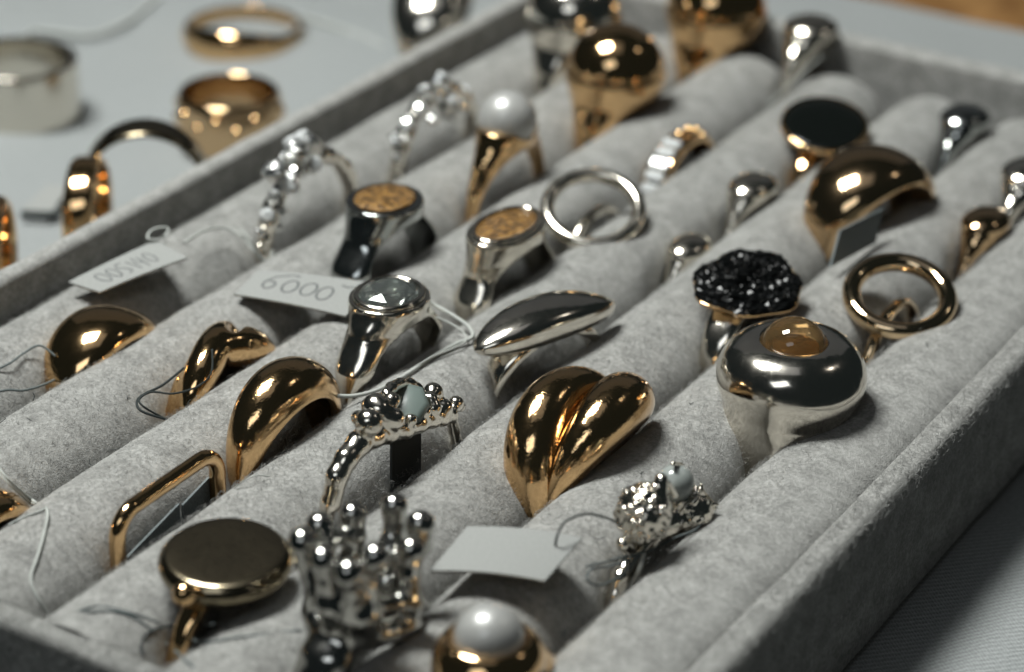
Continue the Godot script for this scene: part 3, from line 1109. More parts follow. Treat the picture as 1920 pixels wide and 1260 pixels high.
	F = Field.new(Vector3(-9.8, -11.5, -11), Vector3(9.8, 20, 11), 0.27)
	F.bell([[11.5, 7.9, 8.1], [9.5, 8.1, 8.4], [7.0, 7.4, 8.4], [4.0, 5.6, 8.7], [1.0, 4.3, 9.1], [-3.5, 2.7, 9.0], [-6.5, 1.9, 7.4], [-10.0, 1.7, 4.0]], 7.6, 1.0, 4.5)
	for i in 30:
		var a0 := TAU * i / 30
		var a1 := TAU * (i + 1) / 30
		F.cone(Vector3(cos(a0) * 4.3, 12.2, sin(a0) * 4.4), Vector3(cos(a1) * 4.3, 12.2, sin(a1) * 4.4), 3.9, 3.9, 1.5)
	F.ell(Vector3(3.4, 3.6, 10.6), Vector3(1.0, 6.2, 2.4), 0.8, Basis(Vector3.BACK, -0.16), true)
	F.ell(Vector3(0, 17.8, 0), Vector3(4.2, 2.9, 4.2), 0.5, Basis(), true)
	rp("band", solid(F), M.silver, r)
	var reflector := rp("stone_reflector", lathe([Vector2(0, 15.3), Vector2(3.3, 15.3), Vector2(3.4, 15.1), Vector2(0, 15.0)], Vector3.ZERO, Basis(), 1, 1, 40, null, 1), M.gold, r)  # gold disc added under the amber to reflect light up through it
	sub_part("stone", cabochon(3.9, 3.9, 3.5, Vector3(0, 15.9, 0)), M.amber, reflector)
	circle_ring("circle_ring", "gold ring topped by a large open circle, behind the amber ring", 6, -10.8, 10.4, 9.2, Vector3(0.6, 10.2, 0), 6.2, 1.25, 20.0, M.gold_pale)
	drop_ring("drop_ring", "gold drop-fronted ring beyond the open gold circle", 6, -42.0, 9.8, 8.0, 3.0, 3.2, M.gold_brown, 2.0, 0.0, 0.2)
	drop_ring("drop_ring", "silver ring with a broad bright front, last in the groove by the low rim", 6, -58.0, 11.0, 8.8, 2.6, 3.8, M.silver, 1.4, 0.0, 0.2)

func ball_profile(r: float) -> Array:
	var p := []
	for i in 13:
		var t := PI * i / 12.0
		p.append(Vector2(r * sin(t), r * cos(t)))
	return p

# faceted stone: table, crown and pavilion
func cut_stone(a: float, b: float, h: float, n := 10) -> Shape:
	var sh := Shape.new()
	var P := func(s: float, y: float, i: float) -> Vector3: return Vector3(b * s * cos(TAU * i / n), y, a * s * sin(TAU * i / n))
	var faces := []
	var table := PackedVector3Array()
	for i in n:
		table.append(P.call(0.55, h * 0.55, i))
		faces.append(PackedVector3Array([P.call(0.55, h * 0.55, i), P.call(0.55, h * 0.55, i + 1), P.call(0.82, h * 0.34, i + 0.5)]))
		faces.append(PackedVector3Array([P.call(0.82, h * 0.34, i - 0.5), P.call(0.82, h * 0.34, i + 0.5), P.call(0.55, h * 0.55, i)]))
		faces.append(PackedVector3Array([P.call(0.82, h * 0.34, i - 0.5), P.call(0.82, h * 0.34, i + 0.5), P.call(1.0, 0.02, i)]))
		faces.append(PackedVector3Array([P.call(1.0, 0.02, i), P.call(1.0, 0.02, i + 1), P.call(0.82, h * 0.34, i + 0.5)]))
		faces.append(PackedVector3Array([P.call(1.0, 0.02, i), P.call(1.0, 0.02, i + 1), P.call(0.4, -h * 0.7, i + 0.5)]))
		faces.append(PackedVector3Array([P.call(0.4, -h * 0.7, i - 0.5), P.call(0.4, -h * 0.7, i + 0.5), P.call(1.0, 0.02, i)]))
		faces.append(PackedVector3Array([P.call(0.4, -h * 0.7, i - 0.5), P.call(0.4, -h * 0.7, i + 0.5), Vector3(0, -h, 0)]))
	faces.append(table)
	sh.facets(faces)
	return sh

func cut_stone_at(at: Vector3, r: float, turn: Basis, sides := 8) -> Shape:
	var sh := cut_stone(r, r, r * 0.9, sides)
	for i in sh.v.size():
		sh.v[i] = at + turn * sh.v[i]
		sh.n[i] = turn * sh.n[i]
	return sh

# silver ring crusted with crystals; spots are [pixel x, pixel y, pixel radius, x offset in mm]
func nugget_ring(called: String, label: String, k: int, z: float, y: float, R: float, spots: Array) -> void:
	var r := ring(called, label, k, z, y, R + 1.0)
	var mid := Vector3(groove_x(k), y, z)
	var F := Field.new(Vector3(-5, -R - 3, -R - 5), Vector3(5, R + 6, R + 5), 0.27)
	chain(F, R, -PI, PI, 28, func(t: float) -> float: return 1.05 + 0.15 * sin(t * 60.0), 0.5, 1.2)
	rng.seed = 40 + int(z)
	var gems := []
	for s in spots:
		var p := local(s[0], s[1], k, mid, s[3])
		var rad: float = s[2] / 9.5
		F.ball(p, rad * 0.5, 0.5)
		if s[2] > 7.5:
			gems.append([p, rad])
	var base := rp("band", solid(F), M.silver_rough, r)
	for g in gems:
		for q in 3:
			var d := Vector3(0.3 + rng.randfn() * 0.6, 0.6 + rng.randfn() * 0.4, 0.4 + rng.randfn() * 0.6).normalized()
			var turn := Basis(Quaternion(Vector3.UP, d))
			sub_part("crystal", cut_stone_at(g[0] + d * g[1] * 0.45, g[1] * rng.randf_range(0.65, 1.0), turn, 5 + q), M.facet if q != 1 else M.crystal, base)

func circle_ring(called: String, label: String, k: int, z: float, y: float, R: float, at: Vector3, rad: float, wire: float, tilt: float, mat: Material) -> void:
	var r := ring(called, label, k, z, y, R)
	rp("band", loft(func(_th: float) -> Array: return [R - 1.2, R, 0.8, 0.9]), mat, r)
	rp("circle", oval_rim(rad, rad, wire, at, lean(tilt)), mat, r)

func vine_ring() -> void:
	var mid := Vector3(groove_x(4), 15.0, 56.5)
	var r := ring("vine_ring", "silver ring like a knotted twig with a milky grey stone", 4, mid.z, mid.y, 13.0)
	var F := Field.new(Vector3(-5, -14, -16), Vector3(5, 16, 16), 0.2)
	var path := [[621, 943], [632, 893], [649, 861], [673, 831], [700, 818], [728, 812], [757, 806], [786, 795], [810, 787], [827, 783], [845, 778]]
	var rad := [1.15, 1.2, 1.25, 1.4, 1.3, 1.2, 1.1, 1.0, 0.95, 1.0, 0.9]
	for i in path.size() - 1:
		F.cone(local(path[i][0], path[i][1], 4, mid, 0.4), local(path[i + 1][0], path[i + 1][1], 4, mid, 0.4), rad[i], rad[i + 1], 0.5)
	var foot := local(621, 943, 4, mid, 0.4)
	var th0 := atan2(foot.z, foot.y)
	var R := Vector2(foot.y, foot.z).length()
	chain(F, R, th0, PI, 7, func(_t: float) -> float: return 0.9, 0.5)
	var tail := local(857, 831, 4, mid)
	F.cone(local(845, 778, 4, mid, 0.4), tail, 0.8, 0.65, 0.4)
	chain(F, Vector2(tail.y, tail.z).length(), atan2(tail.z, tail.y), -PI, 9, func(_t: float) -> float: return 0.75, 0.5)
	for b in [[692, 792, 21, 1.2], [673, 784, 12, -0.6], [705, 764, 22, -0.6], [715, 772, 14, 0.4], [735, 751, 13, -0.2], [737, 785, 18, 1.2], [722, 785, 12, 0.8], [812, 736, 16, -0.8], [808, 749, 11, 0], [797, 771, 10, 0.8], [815, 766, 11, 0.8], [833, 764, 14, 0.6], [855, 757, 13, 0], [864, 763, 8, 0], [770, 787, 10, 1.2], [851, 806, 6, 0.2]]:
		F.ball(local(b[0], b[1], 4, mid, b[3]), b[2] / 13.2, 0.75)
	var arc := [[724, 738, -1.4], [734, 727, -1.8], [750, 719, -2.1], [768, 720, -2.1], [782, 728, -1.7], [792, 742, -1.0]]
	for i in arc.size() - 1:
		F.cone(local(arc[i][0], arc[i][1], 4, mid, arc[i][2]), local(arc[i + 1][0], arc[i + 1][1], 4, mid, arc[i + 1][2]), 0.62 + 0.12 * (i % 2), 0.66, 0.3)
	rp("band", solid(F), M.silver_rough, r)
	rp("stone", lathe([Vector2(0, 0.5), Vector2(1.9, 0.45), Vector2(2.5, 0.1), Vector2(2.6, -0.5), Vector2(0, -0.9)], local(764, 755, 4, mid, -0.5), lean(28.0) * Basis(Vector3.UP, 0.5), 1.0, 1.1, 7, null, 1), M.opal, r)

func coral_ring() -> void:
	var mid := Vector3(groove_x(5), 12.4, 87.0)
	var r := ring("coral_ring", "silver ring crowned with a cluster of coral-like knobbed stems", 5, mid.z, mid.y, 10.6)
	var F := Field.new(Vector3(-10.5, -12, -13.5), Vector3(10.5, 24, 13.5), 0.26)
	for s in [-1.0, 1.0]:
		chain(F, 9.0, PI * s, 0.6 * s, 10, func(t: float) -> float: return lerpf(1.3, 1.9, t), 0.8, 1.5)
	for i in 20:
		var a0 := TAU * i / 20
		var a1 := TAU * (i + 1) / 20
		F.cone(Vector3(cos(a0) * 5.0, 8.0 + 0.4 * sin(a0 * 3.0), sin(a0) * 5.0), Vector3(cos(a1) * 5.0, 8.0 + 0.4 * sin(a1 * 3.0), sin(a1) * 5.0), 1.15, 1.15, 0.8)
	rng.seed = 91
	# stem tops: pixel x, pixel y, x offset in mm, thickness
	var tops := [[600, 986, -6.0, 1.25], [662, 966, -4.4, 1.2], [739, 950, -1.4, 1.2], [788, 984, 3.0, 1.3], [772, 1032, 5.4, 1.2], [704, 1044, 4.6, 1.2], [654, 1074, 3.4, 1.25], [606, 1048, 0.2, 1.15], [568, 1016, -4.2, 1.3]]
	var was := Vector3.ZERO
	for i in tops.size() + 1:
		var s: Array = tops[i % tops.size()]
		var top := local(s[0], s[1], 5, mid, s[2])
		var dir := Vector3(top.x, 0, top.z).normalized()
		var low := dir * 5.0 + Vector3(0, 8.4, 0)
		var knee := low.lerp(top, 0.4) + Vector3(rng.randfn(), rng.randfn(), rng.randfn()) * 0.55
		var bend := low.lerp(top, 0.72) + Vector3(rng.randfn(), 0, rng.randfn()) * 0.6
		if i < tops.size():
			var fat := rng.randf_range(0.9, 1.2)
			F.cone(low, knee, 1.15, s[3] * fat, 0.7)
			F.cone(knee, bend, s[3] * fat, s[3] * 0.92, 0.7)
			F.cone(bend, top, s[3] * 0.92, s[3] * 1.02, 0.6)
			F.ball(top, s[3] * 1.08, 0.8)
		if i == 5 or i == 7:
			F.cone(was, knee + Vector3(0, 0.6, 0), 0.8, 0.8, 0.9)
		if i == 1:
			F.cone(was + Vector3(0, 3.6, 0), bend, 0.85, 0.9, 0.8)
		was = knee
	rp("band", solid(F), M.silver_knob, r)

func druzy_ring() -> void:
	var mid := Vector3(groove_x(5), 12.0, 0.5)
	var r := ring("druzy_ring", "silver ring with a wide rough black crystal plate", 5, mid.z, mid.y, 10.0)
	rp("band", loft(func(th: float) -> Array: return [8.7, 10.0, lerpf(1.2, 2.6, maxf(0.0, cos(th))), 0.8]), M.silver, r)
	var turn := lean(9.0)
	rng.seed = 17
	var outline := []
	for i in 40:
		var t := TAU * i / 40
		outline.append(1.0 + 0.05 * sin(3.0 * t + 1.0) + 0.04 * sin(7.0 * t))
	var plate := Shape.new()
	var rows := []
	for q in [Vector2(0.0, -0.9), Vector2(0.8, -0.9), Vector2(0.97, -0.55), Vector2(1.0, -0.1), Vector2(0.97, 0.2), Vector2(0.0, 0.2)]:
		var row := PackedVector3Array()
		for i in 40:
			var t := TAU * i / 40
			row.append(Vector3(0.4, 10.6, 0) + turn * Vector3(maxf(q.x, 0.01) * 6.9 * outline[i] * cos(t), q.y, maxf(q.x, 0.01) * 7.3 * outline[i] * sin(t)))
		rows.append(row)
	plate.grid(rows, false, true)
	var setting := rp("setting", plate, M.gold, r)
	# crystal crust: many small facets
	var crust := Shape.new()
	var H := {}
	var nr := 20
	var ns := 74
	var pts := []
	for i in nr + 1:
		var row := PackedVector3Array()
		for j in ns:
			var t := TAU * (j + 0.5 * (i % 2)) / ns
			var s := float(i) / nr
			var edge := sqrt(maxf(0.0, 1.0 - pow(s, 6.0)))
			var y := 0.2 + 0.75 * edge + (rng.randf() - 0.4) * 0.4 * (0.3 + edge) * (0.0 if i == nr else 1.0)
			row.append(Vector3(0.4, 10.6, 0) + turn * Vector3(maxf(s, 0.01) * 6.85 * outline[int(j * 40.0 / ns)] * cos(t) + rng.randfn() * 0.1, y, maxf(s, 0.01) * 7.25 * outline[int(j * 40.0 / ns)] * sin(t) + rng.randfn() * 0.1))
		pts.append(row)
	for i in nr:
		for j in ns:
			var j2 := (j + 1) % ns
			for tri in [[pts[i][j], pts[i + 1][j], pts[i + 1][j2]], [pts[i][j], pts[i + 1][j2], pts[i][j2]]]:
				var fn: Vector3 = (tri[1] - tri[0]).cross(tri[2] - tri[0])
				if fn.length_squared() < 1e-10:
					continue
				if fn.dot(turn.y) < 0.0:
					tri = [tri[0], tri[2], tri[1]]
					fn = -fn
				var at := crust.v.size()
				for p: Vector3 in tri:
					crust.v.append(p)
					crust.n.append(fn.normalized())
				crust.ix.append_array(PackedInt32Array([at, at + 2, at + 1]))
	sub_part("stone", crust, M.druzy, setting)

func flower_ring() -> void:
	var mid := Vector3(groove_x(6), 10.5, 54.0)
	var r := ring("flower_ring", "crinkled silver flower ring holding a milky bead, tied with threads to the blank white tag", 6, mid.z, mid.y, 10.0)
	var F := Field.new(Vector3(-6.5, -11, -13.5), Vector3(6.5, 18, 13.5), 0.17)
	chain(F, 9.2, 0.9, PI, 10, func(t: float) -> float: return lerpf(1.0, 0.8, t), 0.4)
	chain(F, 9.2, -0.5, -PI, 12, func(t: float) -> float: return lerpf(1.0, 0.8, t), 0.4)
	var L := local(1206, 962, 6, mid, 0.6)
	var Rr := local(1292, 958, 6, mid, 1.4)
	F.ell(L, Vector3(3.0, 3.2, 3.1), 0.3)
	F.ell(Rr, Vector3(2.8, 2.8, 2.8), 0.3)
	F.ell(local(1250, 975, 6, mid, 0), Vector3(2.2, 2.2, 2.6), 0.6)
	F.cone(local(1215, 1000, 6, mid), ringpt(0.9, 9.2), 1.6, 1.0, 0.6)
	F.cone(local(1180, 1030, 6, mid), local(1168, 1020, 6, mid), 0.7, 0.8, 0.3)
	rng.seed = 33
	for c in [[L, 3.3, 240], [Rr, 2.95, 180], [local(1250, 975, 6, mid, 0), 2.6, 40]]:
		for i in c[2]:
			var d := Vector3(rng.randfn(), rng.randfn(), rng.randfn()).normalized()
			if d.dot(-FORWARD) < -0.2:
				continue
			var p: Vector3 = c[0] + d * c[1] * Vector3(0.84, 0.96, 0.93)
			F.cone(p, p + Vector3(rng.randfn(), rng.randfn(), rng.randfn()) * 0.3, 0.2 + rng.randf() * 0.24, 0.2, 0.14)
	# bead on a bent wire
	F.cone(local(1240, 900, 6, mid, 1.6), local(1236, 920, 6, mid, 1.6), 0.75, 0.95, 0.3)
	F.cone(local(1228, 922, 6, mid, 1.6), local(1208, 930, 6, mid, 1.2), 0.4, 0.3, 0.3)
	F.cone(local(1252, 905, 6, mid, 2.0), local(1266, 930, 6, mid, 2.2), 0.3, 0.35, 0.2)
	var wire := [[1262, 869], [1276, 872], [1288, 884], [1297, 902], [1300, 920]]
	for i in wire.size() - 1:
		F.cone(local(wire[i][0], wire[i][1], 6, mid, 0.2), local(wire[i + 1][0], wire[i + 1][1], 6, mid, 0.2), 0.3, 0.3, 0.15)
	rp("band", solid(F), M.silver_rough, r)
	rp("bead", lathe(ball_profile(2.1), local(1266, 905, 6, mid, 0.2)), M.moon, r)

# ---------------------------------------------------------------- tags and threads
func strokes(parent: Node3D, a: Vector3, b: Vector3, c: Vector3, d: Vector3, lines: Array, bow := 0.0, r := 0.09) -> void:
	# pencil lines on a card: u runs from a to d, v from a to b
	var nrm := (b - a).cross(d - a).normalized()
	if nrm.y < 0.0:
		nrm = -nrm
	var sh := Shape.new()
	for l in lines:
		var p := []
		for q in l:
			p.append(a.lerp(d, q[0]).lerp(b.lerp(c, q[0]), q[1]) + nrm * (0.135 + bow * 4.0 * q[0] * (1.0 - q[0])))
		tube(spline(p, 5), r, sh, 6, false, 0.25, nrm)
	part("handwriting", sh, M.ink, parent, -parent.position / MM)

func loop0(u: float, v: float, ru: float, rv: float, open := 0.0) -> Array:
	var out := []
	for i in 10:
		var t := TAU * (i / 9.0) * (1.0 - open)
		out.append([u + ru * cos(t), v + rv * sin(t)])
	return out

func thread(label: String, pts: Array, r: float, mat: Material, group := "loose threads tied to the rings") -> void:
	var p := []
	for q in pts:
		if q is Vector3:
			p.append(q)
		elif q.size() > 2:
			p.append(on_level(q[0], q[1], q[2]))
		else:
			p.append(on_felt(q[0], q[1], r + 0.05))
	var o := thing("thread", label, "thread", p[0], group)
	part("strand", tube(spline(p, 10), r, null, 7), mat, o, -(p[0] as Vector3))

func flat_tag(called: String, label: String, corners: Array, mat: Material, bow := 0.0) -> Node3D:
	var a: Vector3 = corners[0]
	var o := thing(called, label, "tag", a, "card tags tied to the rings")
	part("card", card(corners[0], corners[1], corners[2], corners[3], 0.24, bow), mat, o, -a)
	return o

func build_tags() -> void:
	var a := on_level(128, 530, 21.2)
	var b := on_level(187, 549, 21.2)
	var c := on_level(352, 484, 22.4)
	var d := on_level(292, 452, 22.4)
	var o := flat_tag("price_tag", "long white card tag with faint handwriting lying across the first roll", [a, b, c, d], M.paper, 0.15)
	strokes(o, a, b, c, d, [loop0(0.22, 0.5, 0.045, 0.24), loop0(0.34, 0.5, 0.04, 0.24), [[0.43, 0.75], [0.48, 0.7], [0.46, 0.5], [0.42, 0.42], [0.44, 0.25], [0.5, 0.25]], [[0.54, 0.3], [0.57, 0.75]], [[0.62, 0.25], [0.6, 0.5], [0.66, 0.55]], [[0.66, 0.3], [0.65, 0.78]], loop0(0.75, 0.5, 0.04, 0.22)], 0.15)
	a = on_level(440, 553, 20.4)
	b = on_level(484, 507, 20.4)
	c = on_level(700, 532, 21.2)
	d = on_level(648, 594, 20.4)
	o = flat_tag("price_tag", "white card tag handwritten 6000 leaning on the clear-stone signet ring", [a, b, c, d], M.paper, 0.2)
	strokes(o, a, b, c, d, [[[0.3, 0.86], [0.22, 0.8], [0.155, 0.6], [0.16, 0.42], [0.21, 0.36], [0.25, 0.46], [0.235, 0.6], [0.18, 0.62]], loop0(0.385, 0.52, 0.062, 0.2), loop0(0.55, 0.52, 0.062, 0.2), loop0(0.7, 0.48, 0.06, 0.2), [[0.28, 0.86], [0.35, 0.9], [0.4, 0.86]], [[0.78, 0.8], [0.84, 0.76], [0.88, 0.8]]], 0.2, 0.12)
	a = on_level(806, 1072, 21.6)
	b = on_level(876, 989, 21.6)
	c = on_level(1091, 1010, 22.4)
	d = on_level(1021, 1091, 21.8)
	flat_tag("price_tag", "blank white card tag tied to the crinkled flower ring", [a, b, c, d], M.paper, 0.45)
	# upright card in the groove inside the square ring
	o = thing("paper_slip", "grey folded slip of card standing in the groove inside the square gold ring", "tag", Vector3(groove_x(3) - 0.6, 4, 78), "card tags tied to the rings")
	var p0 := on_groove(238, 1044, 3, -0.5)
	var p1 := on_groove(335, 944, 3, -0.5)
	var p2 := on_groove(395, 896, 3, -0.5)
	part("card", card(Vector3(p0.x, 5, p0.z), p0, p1, Vector3(p1.x, 5, p1.z), 0.24), M.card_grey, o, -Vector3(groove_x(3) - 0.6, 4, 78))
	part("folded_flap", card(Vector3(p1.x + 0.4, 5, p1.z - 0.1), p1 + Vector3(0.4, -0.1, -0.1), p2 + Vector3(-0.3, 0, 0), Vector3(p2.x - 0.3, 5, p2.z), 0.24), M.card_grey, o, -Vector3(groove_x(3) - 0.6, 4, 78))
	o = thing("paper_slip", "narrow card coloured dark for shade standing upright inside the knotted twig ring", "tag", Vector3(groove_x(4), 4, 55), "card tags tied to the rings")
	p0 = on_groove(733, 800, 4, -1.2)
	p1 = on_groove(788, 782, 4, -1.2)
	part("card", card(Vector3(p0.x, 5, p0.z), p0, p1, Vector3(p1.x, 5, p1.z), 0.3), M.card_painted_shade, o, -Vector3(groove_x(4), 4, 55))
	o = thing("paper_slip", "grey card leaning against the foot of the very large gold dome ring", "tag", Vector3(groove_x(5) + 4, 14, -27), "card tags tied to the rings")
	p0 = on_groove(1574, 432, 5, 5.0)
	p1 = on_groove(1655, 390, 5, 6.0)
	part("card", card(on_groove(1556, 500, 5, 5.6), p0, p1, on_groove(1640, 455, 5, 6.4), 0.3), M.card_grey, o, -Vector3(groove_x(5) + 4, 14, -27))
	o = thing("paper_slip", "tip of a grey card sticking out of the groove beside the sunk pearl ring", "tag", Vector3(groove_x(6), 8, 79), "card tags tied to the rings")
	part("card", card(on_groove(1030, 1260, 6, -0.8), on_groove(1036, 1216, 6, -0.8), on_groove(1058, 1182, 6, -0.8), on_groove(1078, 1232, 6, -0.8), 0.25), M.card_grey, o, -Vector3(groove_x(6), 8, 79))

func build_threads() -> void:
	thread("grey thread looping away from the foot of the leaf-shaped gold dome", [[104, 668, 18.5], [75, 648, 19.5], [45, 662, 19], [20, 680, 19], [-10, 695, 18.5]], 0.14, M.thread_grey)
	thread("grey thread trailing from under the leaf-shaped gold dome along the groove", [[102, 712, 16], [80, 722, 17], [45, 732, 18], [15, 731, 18.5], [-15, 737, 18.5]], 0.16, M.thread_grey)
	thread("dark doubled thread looping out of the twisted gold ring", [[345, 690, 21], [305, 722, 20], [272, 738, 19.6], [257, 752, 19.4], [264, 770, 19], [300, 783, 18], [330, 790, 17]], 0.16, M.thread_dark)
	thread("thin dark thread wound round the twisted gold ring", [[398, 655, 23], [396, 700, 21], [370, 725, 19.5], [325, 738, 19.6], [285, 735, 19.8], [262, 748, 19.8], [270, 763, 19.4], [318, 790, 17]], 0.13, M.thread_dark)
	thread("white doubled thread hanging from the gold ring by the front rim down across the roll", [[-10, 868, 22], [20, 905, 20.5], [60, 938], [88, 957], [83, 1000], [70, 1045], [58, 1085], [70, 1120], [90, 1150]], 0.2, M.thread)
	thread("second white strand beside the doubled thread by the front rim", [[-10, 880, 22], [25, 915, 20.5], [58, 942], [86, 952], [40, 972], [15, 985]], 0.13, M.thread)
	thread("long grey thread running under the dark gold disc ring", [[118, 1163, 17], [150, 1146], [185, 1137], [235, 1147], [290, 1165], [340, 1192], [385, 1204], [450, 1195], [565, 1182]], 0.15, M.thread_grey)
	thread("grey thread dropping over the front rim below the disc ring", [[122, 1164, 17], [160, 1150], [200, 1146], [240, 1153], [280, 1178], [320, 1213], [355, 1245], [385, 1275, 18.0]], 0.15, M.thread_grey)
	thread("short dark curl of thread by the foot of the disc ring", [[268, 1228, 18], [265, 1210], [275, 1190], [300, 1177], [330, 1172]], 0.15, M.thread_dark)
	thread("thin thread loop hanging from the heart-split lobes down to the disc ring", [[400, 1170, 20], [370, 1176], [330, 1172]], 0.12, M.thread_grey)
	thread("thick white cord looping from the clear-stone signet ring over the felt", [[628, 742, 20], [665, 742, 19.6], [710, 730, 19.6], [760, 703, 19.6], [810, 670, 19.6], [855, 645, 19.8], [885, 632, 20], [878, 612, 20.3], [850, 592, 20.5], [815, 572, 21], [795, 560, 22]], 0.26, M.thread)
	thread("second thin white strand of the loop by the clear-stone signet ring", [[760, 700, 19.6], [805, 672, 19.9], [845, 655, 19.9], [872, 640, 20], [868, 622, 20.3], [840, 604, 20.5], [810, 592, 21]], 0.13, M.thread)
	thread("dark thread arching from the blank white tag to the flower ring", [[1041, 1024, 22.4], [1046, 1002, 24], [1062, 977, 25], [1100, 964, 25], [1140, 972, 24], [1172, 990, 22]], 0.14, M.thread_dark)
	thread("grey thread knotted round the stem of the flower ring", [[1098, 1062, 21], [1130, 1055, 20], [1170, 1044, 19.5], [1215, 1034, 19], [1262, 1010, 19], [1300, 995, 18.5], [1318, 980, 18.5]], 0.14, M.thread_grey)
	thread("grey thread loop beside the stem of the flower ring", [[1180, 1050, 19], [1140, 1062, 19.5], [1108, 1068, 20], [1102, 1088, 19.5], [1125, 1097, 18.5], [1165, 1078, 18], [1195, 1042, 19]], 0.13, M.thread_grey)
	thread("pale thread hanging straight down the stem of the flower ring", [[1170, 1042, 19.5], [1176, 1062, 18], [1174, 1085, 16], [1168, 1110, 14]], 0.2, M.thread)
	thread("pale ribbon-like thread end at the foot of the flower ring", [[1208, 1038, 19], [1200, 1065, 18], [1190, 1085, 16.5], [1178, 1108, 14.5]], 0.28, M.thread)
	thread("pale thread from the faintly written tag to the crystal-crusted ring", [[345, 455, 22.5], [385, 432, 21.5], [425, 428, 20.6], [455, 445, 20], [475, 470, 19], [488, 486, 17.5]], 0.2, M.thread)
	thread("little thread loop at the hole of the faintly written tag", [[300, 450, 22.6], [278, 448, 23], [282, 434, 23.4], [300, 427, 23.4], [316, 430, 23], [308, 446, 22.6]], 0.2, M.thread)
	thread("pale cotton thread at the foot of the crystal-crusted ring", [[452, 430, 21], [470, 452, 20], [485, 478, 18], [505, 488, 17], [512, 470, 18]], 0.22, M.thread)
	thread("fine thread over the crease below the heavy gold dome ring", [[430, 925, 17], [452, 905, 19.6], [478, 892, 20], [505, 893, 19.5]], 0.07, M.thread)
	thread("thin pale thread crossing the far felt beside the pale ball-topped ring", [[1440, 195, 19], [1490, 150, 21], [1530, 115, 21], [1560, 98, 20]], 0.16, M.thread)

# ---------------------------------------------------------------- rings left lying on the cloth beyond the high rim
func cloth_ring(called: String, label: String, at: Vector3, basis_in: Basis) -> Node3D:
	var o := thing(called, label, "ring", at, "rings lying on the cloth beyond the tray")
	o.basis = basis_in
	return o

func build_cloth_things() -> void:
	var o: Node3D
	# wide silver band, its axis upright
	o = cloth_ring("band_ring", "broad plain silver band ring lying on the cloth beyond the tray", Vector3(-128.5, 0.2, -32.0), Basis())
	part("band", lathe([Vector2(9.0, 0.0), Vector2(10.3, 0.0), Vector2(10.6, 0.5), Vector2(10.6, 8.5), Vector2(10.3, 9.2), Vector2(9.3, 9.2), Vector2(9.0, 8.6), Vector2(9.0, 0.5), Vector2(9.0, 0.0)], Vector3.ZERO, Basis(), 1, 1, 72), M.silver_soft, o)
	# thin gold ring with a pearl lying flat
	o = cloth_ring("gold_ring", "gold ring with a small pearl lying flat on the cloth", Vector3(-118.5, 1.4, -82.0), Basis(Vector3(0, 0, 1), PI / 2))
	part("band", loft(func(th: float) -> Array:
		var s := pow(maxf(0.0, cos(th - 1.9)), 2.0)
		return [9.6, 10.9 + 1.4 * s, 1.2 + 2.4 * s, 1.0]), M.gold, o)
	part("pearl", lathe(ball_profile(1.7), ringpt(-2.25, 10.6, -1.2)), M.pearl, o)
	o = cloth_ring("gold_ring", "wide open gold band lying on the cloth close behind the high rim", on_level(432, 262, 0.3), Basis())
	part("band", lathe([Vector2(7.2, 0.2), Vector2(8.3, 0.0), Vector2(8.7, 2.0), Vector2(8.9, 4.5), Vector2(8.6, 7.2), Vector2(8.1, 8.6), Vector2(7.4, 8.5), Vector2(7.3, 6.0), Vector2(7.2, 3.0), Vector2(7.2, 0.2)], Vector3.ZERO, Basis(), 1, 1, 64), M.gold_brown, o)
	for i in 16:
		var th := TAU * i / 16.0
		part("bead", lathe(ball_profile(1.0), Vector3(8.3 * cos(th), 4.6 + 1.6 * (i % 2), 8.3 * sin(th)), Basis(), 1, 1, 14), M.gold, o)
	o = cloth_ring("gold_ring", "wide dark ring with a gaping inside standing behind the high rim", Vector3(-78.0, 9.8, -4.0), Basis(Vector3.UP, -0.95))
	part("band", loft(func(th: float) -> Array: return [8.4, 9.5, 2.6 + 0.6 * cos(th), 0.7]), M.bronze, o)
	o = cloth_ring("gold_ring", "small dark gold band beside the gaping gold ring on the cloth", Vector3(-80.2, 8.4, 7.0), Basis(Vector3.UP, 0.5))
	part("band", loft(func(_th: float) -> Array: return [7.2, 8.4, 2.2, 0.7]), M.gold, o)
	o = cloth_ring("silver_ring", "silver dome ring on the cloth by the far end of the high rim", Vector3(-74.5, 9.8, -77.5), Basis(Vector3.UP, 0.3))
	part("band", bombe(8.6, 1.4, 3.8, 1.6, 6.4, 0.9), M.silver, o)
	o = cloth_ring("gold_ring", "dark gold ring half hidden by the near end of the high rim", Vector3(-78.5, 9.6, 29.5), Basis(Vector3.UP, 0.6))
	part("band", loft(func(_th: float) -> Array: return [8.0, 9.6, 2.4, 0.8]), M.gold, o)
	thread("pale cord lying in waves on the cloth beyond the tray", [[20, 95, 0.6], [60, 60, 0.6], [110, 62, 0.6], [170, 66, 0.6], [225, 48, 0.6], [265, 22, 0.6], [300, -10, 0.6]], 0.5, M.thread)
	thread("pale cord lying straight on the cloth beside the pearl ring", [[560, 30, 0.6], [620, 48, 0.6], [680, 68, 0.6], [720, 88, 0.6]], 0.45, M.thread)
	thread("dark cord on the cloth at the foot of the small dark gold band", [[40, 402, 0.5], [80, 405, 0.5], [108, 398, 0.6], [130, 378, 1.5], [150, 362, 3.0]], 0.55, M.thread_dark)
	var a := on_level(62, 368, 3.0)
	flat_tag("price_tag", "small grey card tag tied to the dark gold band on the cloth", [on_level(40, 395, 0.7), on_level(90, 345, 0.7), on_level(128, 350, 1.4), on_level(100, 398, 0.7)], M.paper)

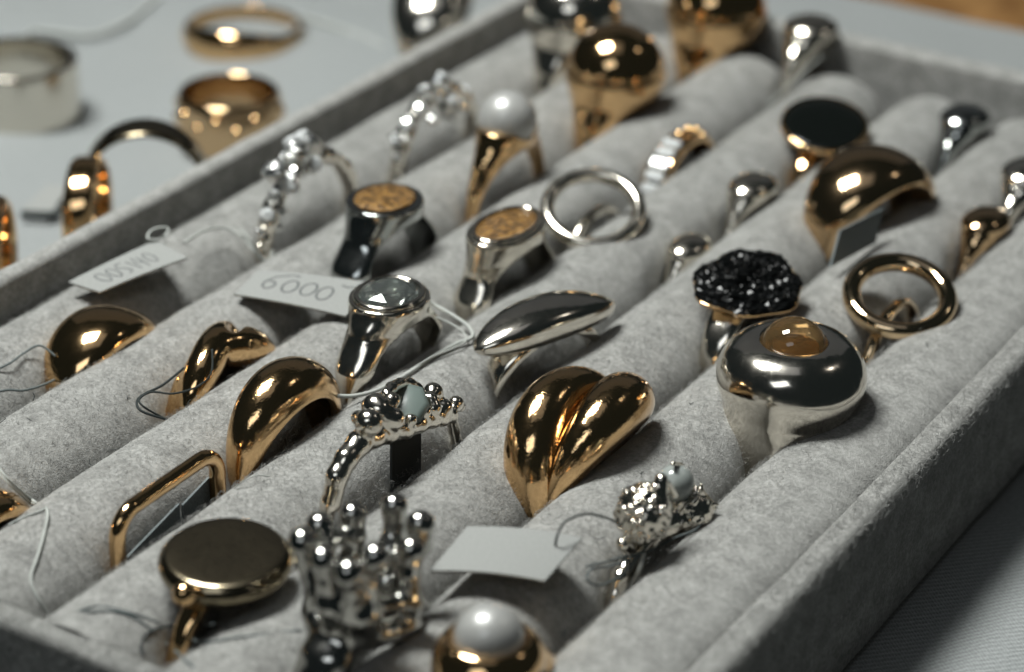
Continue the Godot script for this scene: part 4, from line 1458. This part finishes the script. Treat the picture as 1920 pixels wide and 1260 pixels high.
# ---------------------------------------------------------------- build
func _ready() -> void:
	# camera
	var cam := Camera3D.new()
	cam.name = "camera"
	var at := CameraAttributesPhysical.new()
	at.frustum_focal_length = 12.0 * FOCAL / 630.0
	at.frustum_focus_distance = 0.297
	at.frustum_near = 0.01
	at.frustum_far = 20.0
	at.exposure_aperture = 17.5
	cam.attributes = at
	cam.near = 0.01
	cam.far = 20.0
	cam.fov = rad_to_deg(2.0 * atan(630.0 / FOCAL))
	cam.transform = Transform3D(Basis(RIGHT, UP, -FORWARD).orthonormalized(), EYE * MM)
	add_child(cam)
	cam.current = true
	# the dim room round the table
	var env := Environment.new()
	env.background_mode = Environment.BG_COLOR
	env.background_color = Color(0.115, 0.135, 0.138)
	env.tonemap_mode = Environment.TONE_MAPPER_LINEAR
	env.tonemap_exposure = 1.0
	env.sdfgi_enabled = true
	env.ssao_enabled = true
	env.ssil_enabled = true
	var we := WorldEnvironment.new()
	we.name = "room_air"
	we.environment = env
	add_child(we)
	make_materials()
	# lamps over the table
	panel_lamp("bright panel lamp hanging over the tray", Vector3(-160, 475, 62), Vector3(0, 15, 0), Vector2(160, 115), 0.49, 3.0)
	panel_lamp("wide dim panel lamp hanging in front of the table", Vector3(95, 520, 570), Vector3(0, 15, 0), Vector2(320, 180), 0.034, 0.3, Color(0.95, 0.98, 1.0))
	panel_lamp("large unseen pale canopy added as a dim glowing panel high above the table", Vector3(-60, 1000, 160), Vector3(-20, 15, 100), Vector2(620, 460), 0.017, 0.03, Color(0.95, 0.97, 1.0))  # stands for a pale overhead canopy, added as a glowing panel for reflections
	panel_lamp("large dim light panel added unseen beyond the far side of the table", Vector3(-750, 950, -1350), Vector3(0, 15, 0), Vector2(2200, 1100), 0.03, 0.01, Color(0.95, 0.97, 1.0))  # unseen panel added so that metal tops mirror a soft grey
	bulb_lamp("round bulb lamp hanging at the far side of the table", Vector3(330, 520, -290), 22.0, 0.006, 6.0)
	build_setting()
	build_tray()
	build_rings()
	build_tags()
	build_threads()
	build_cloth_things()
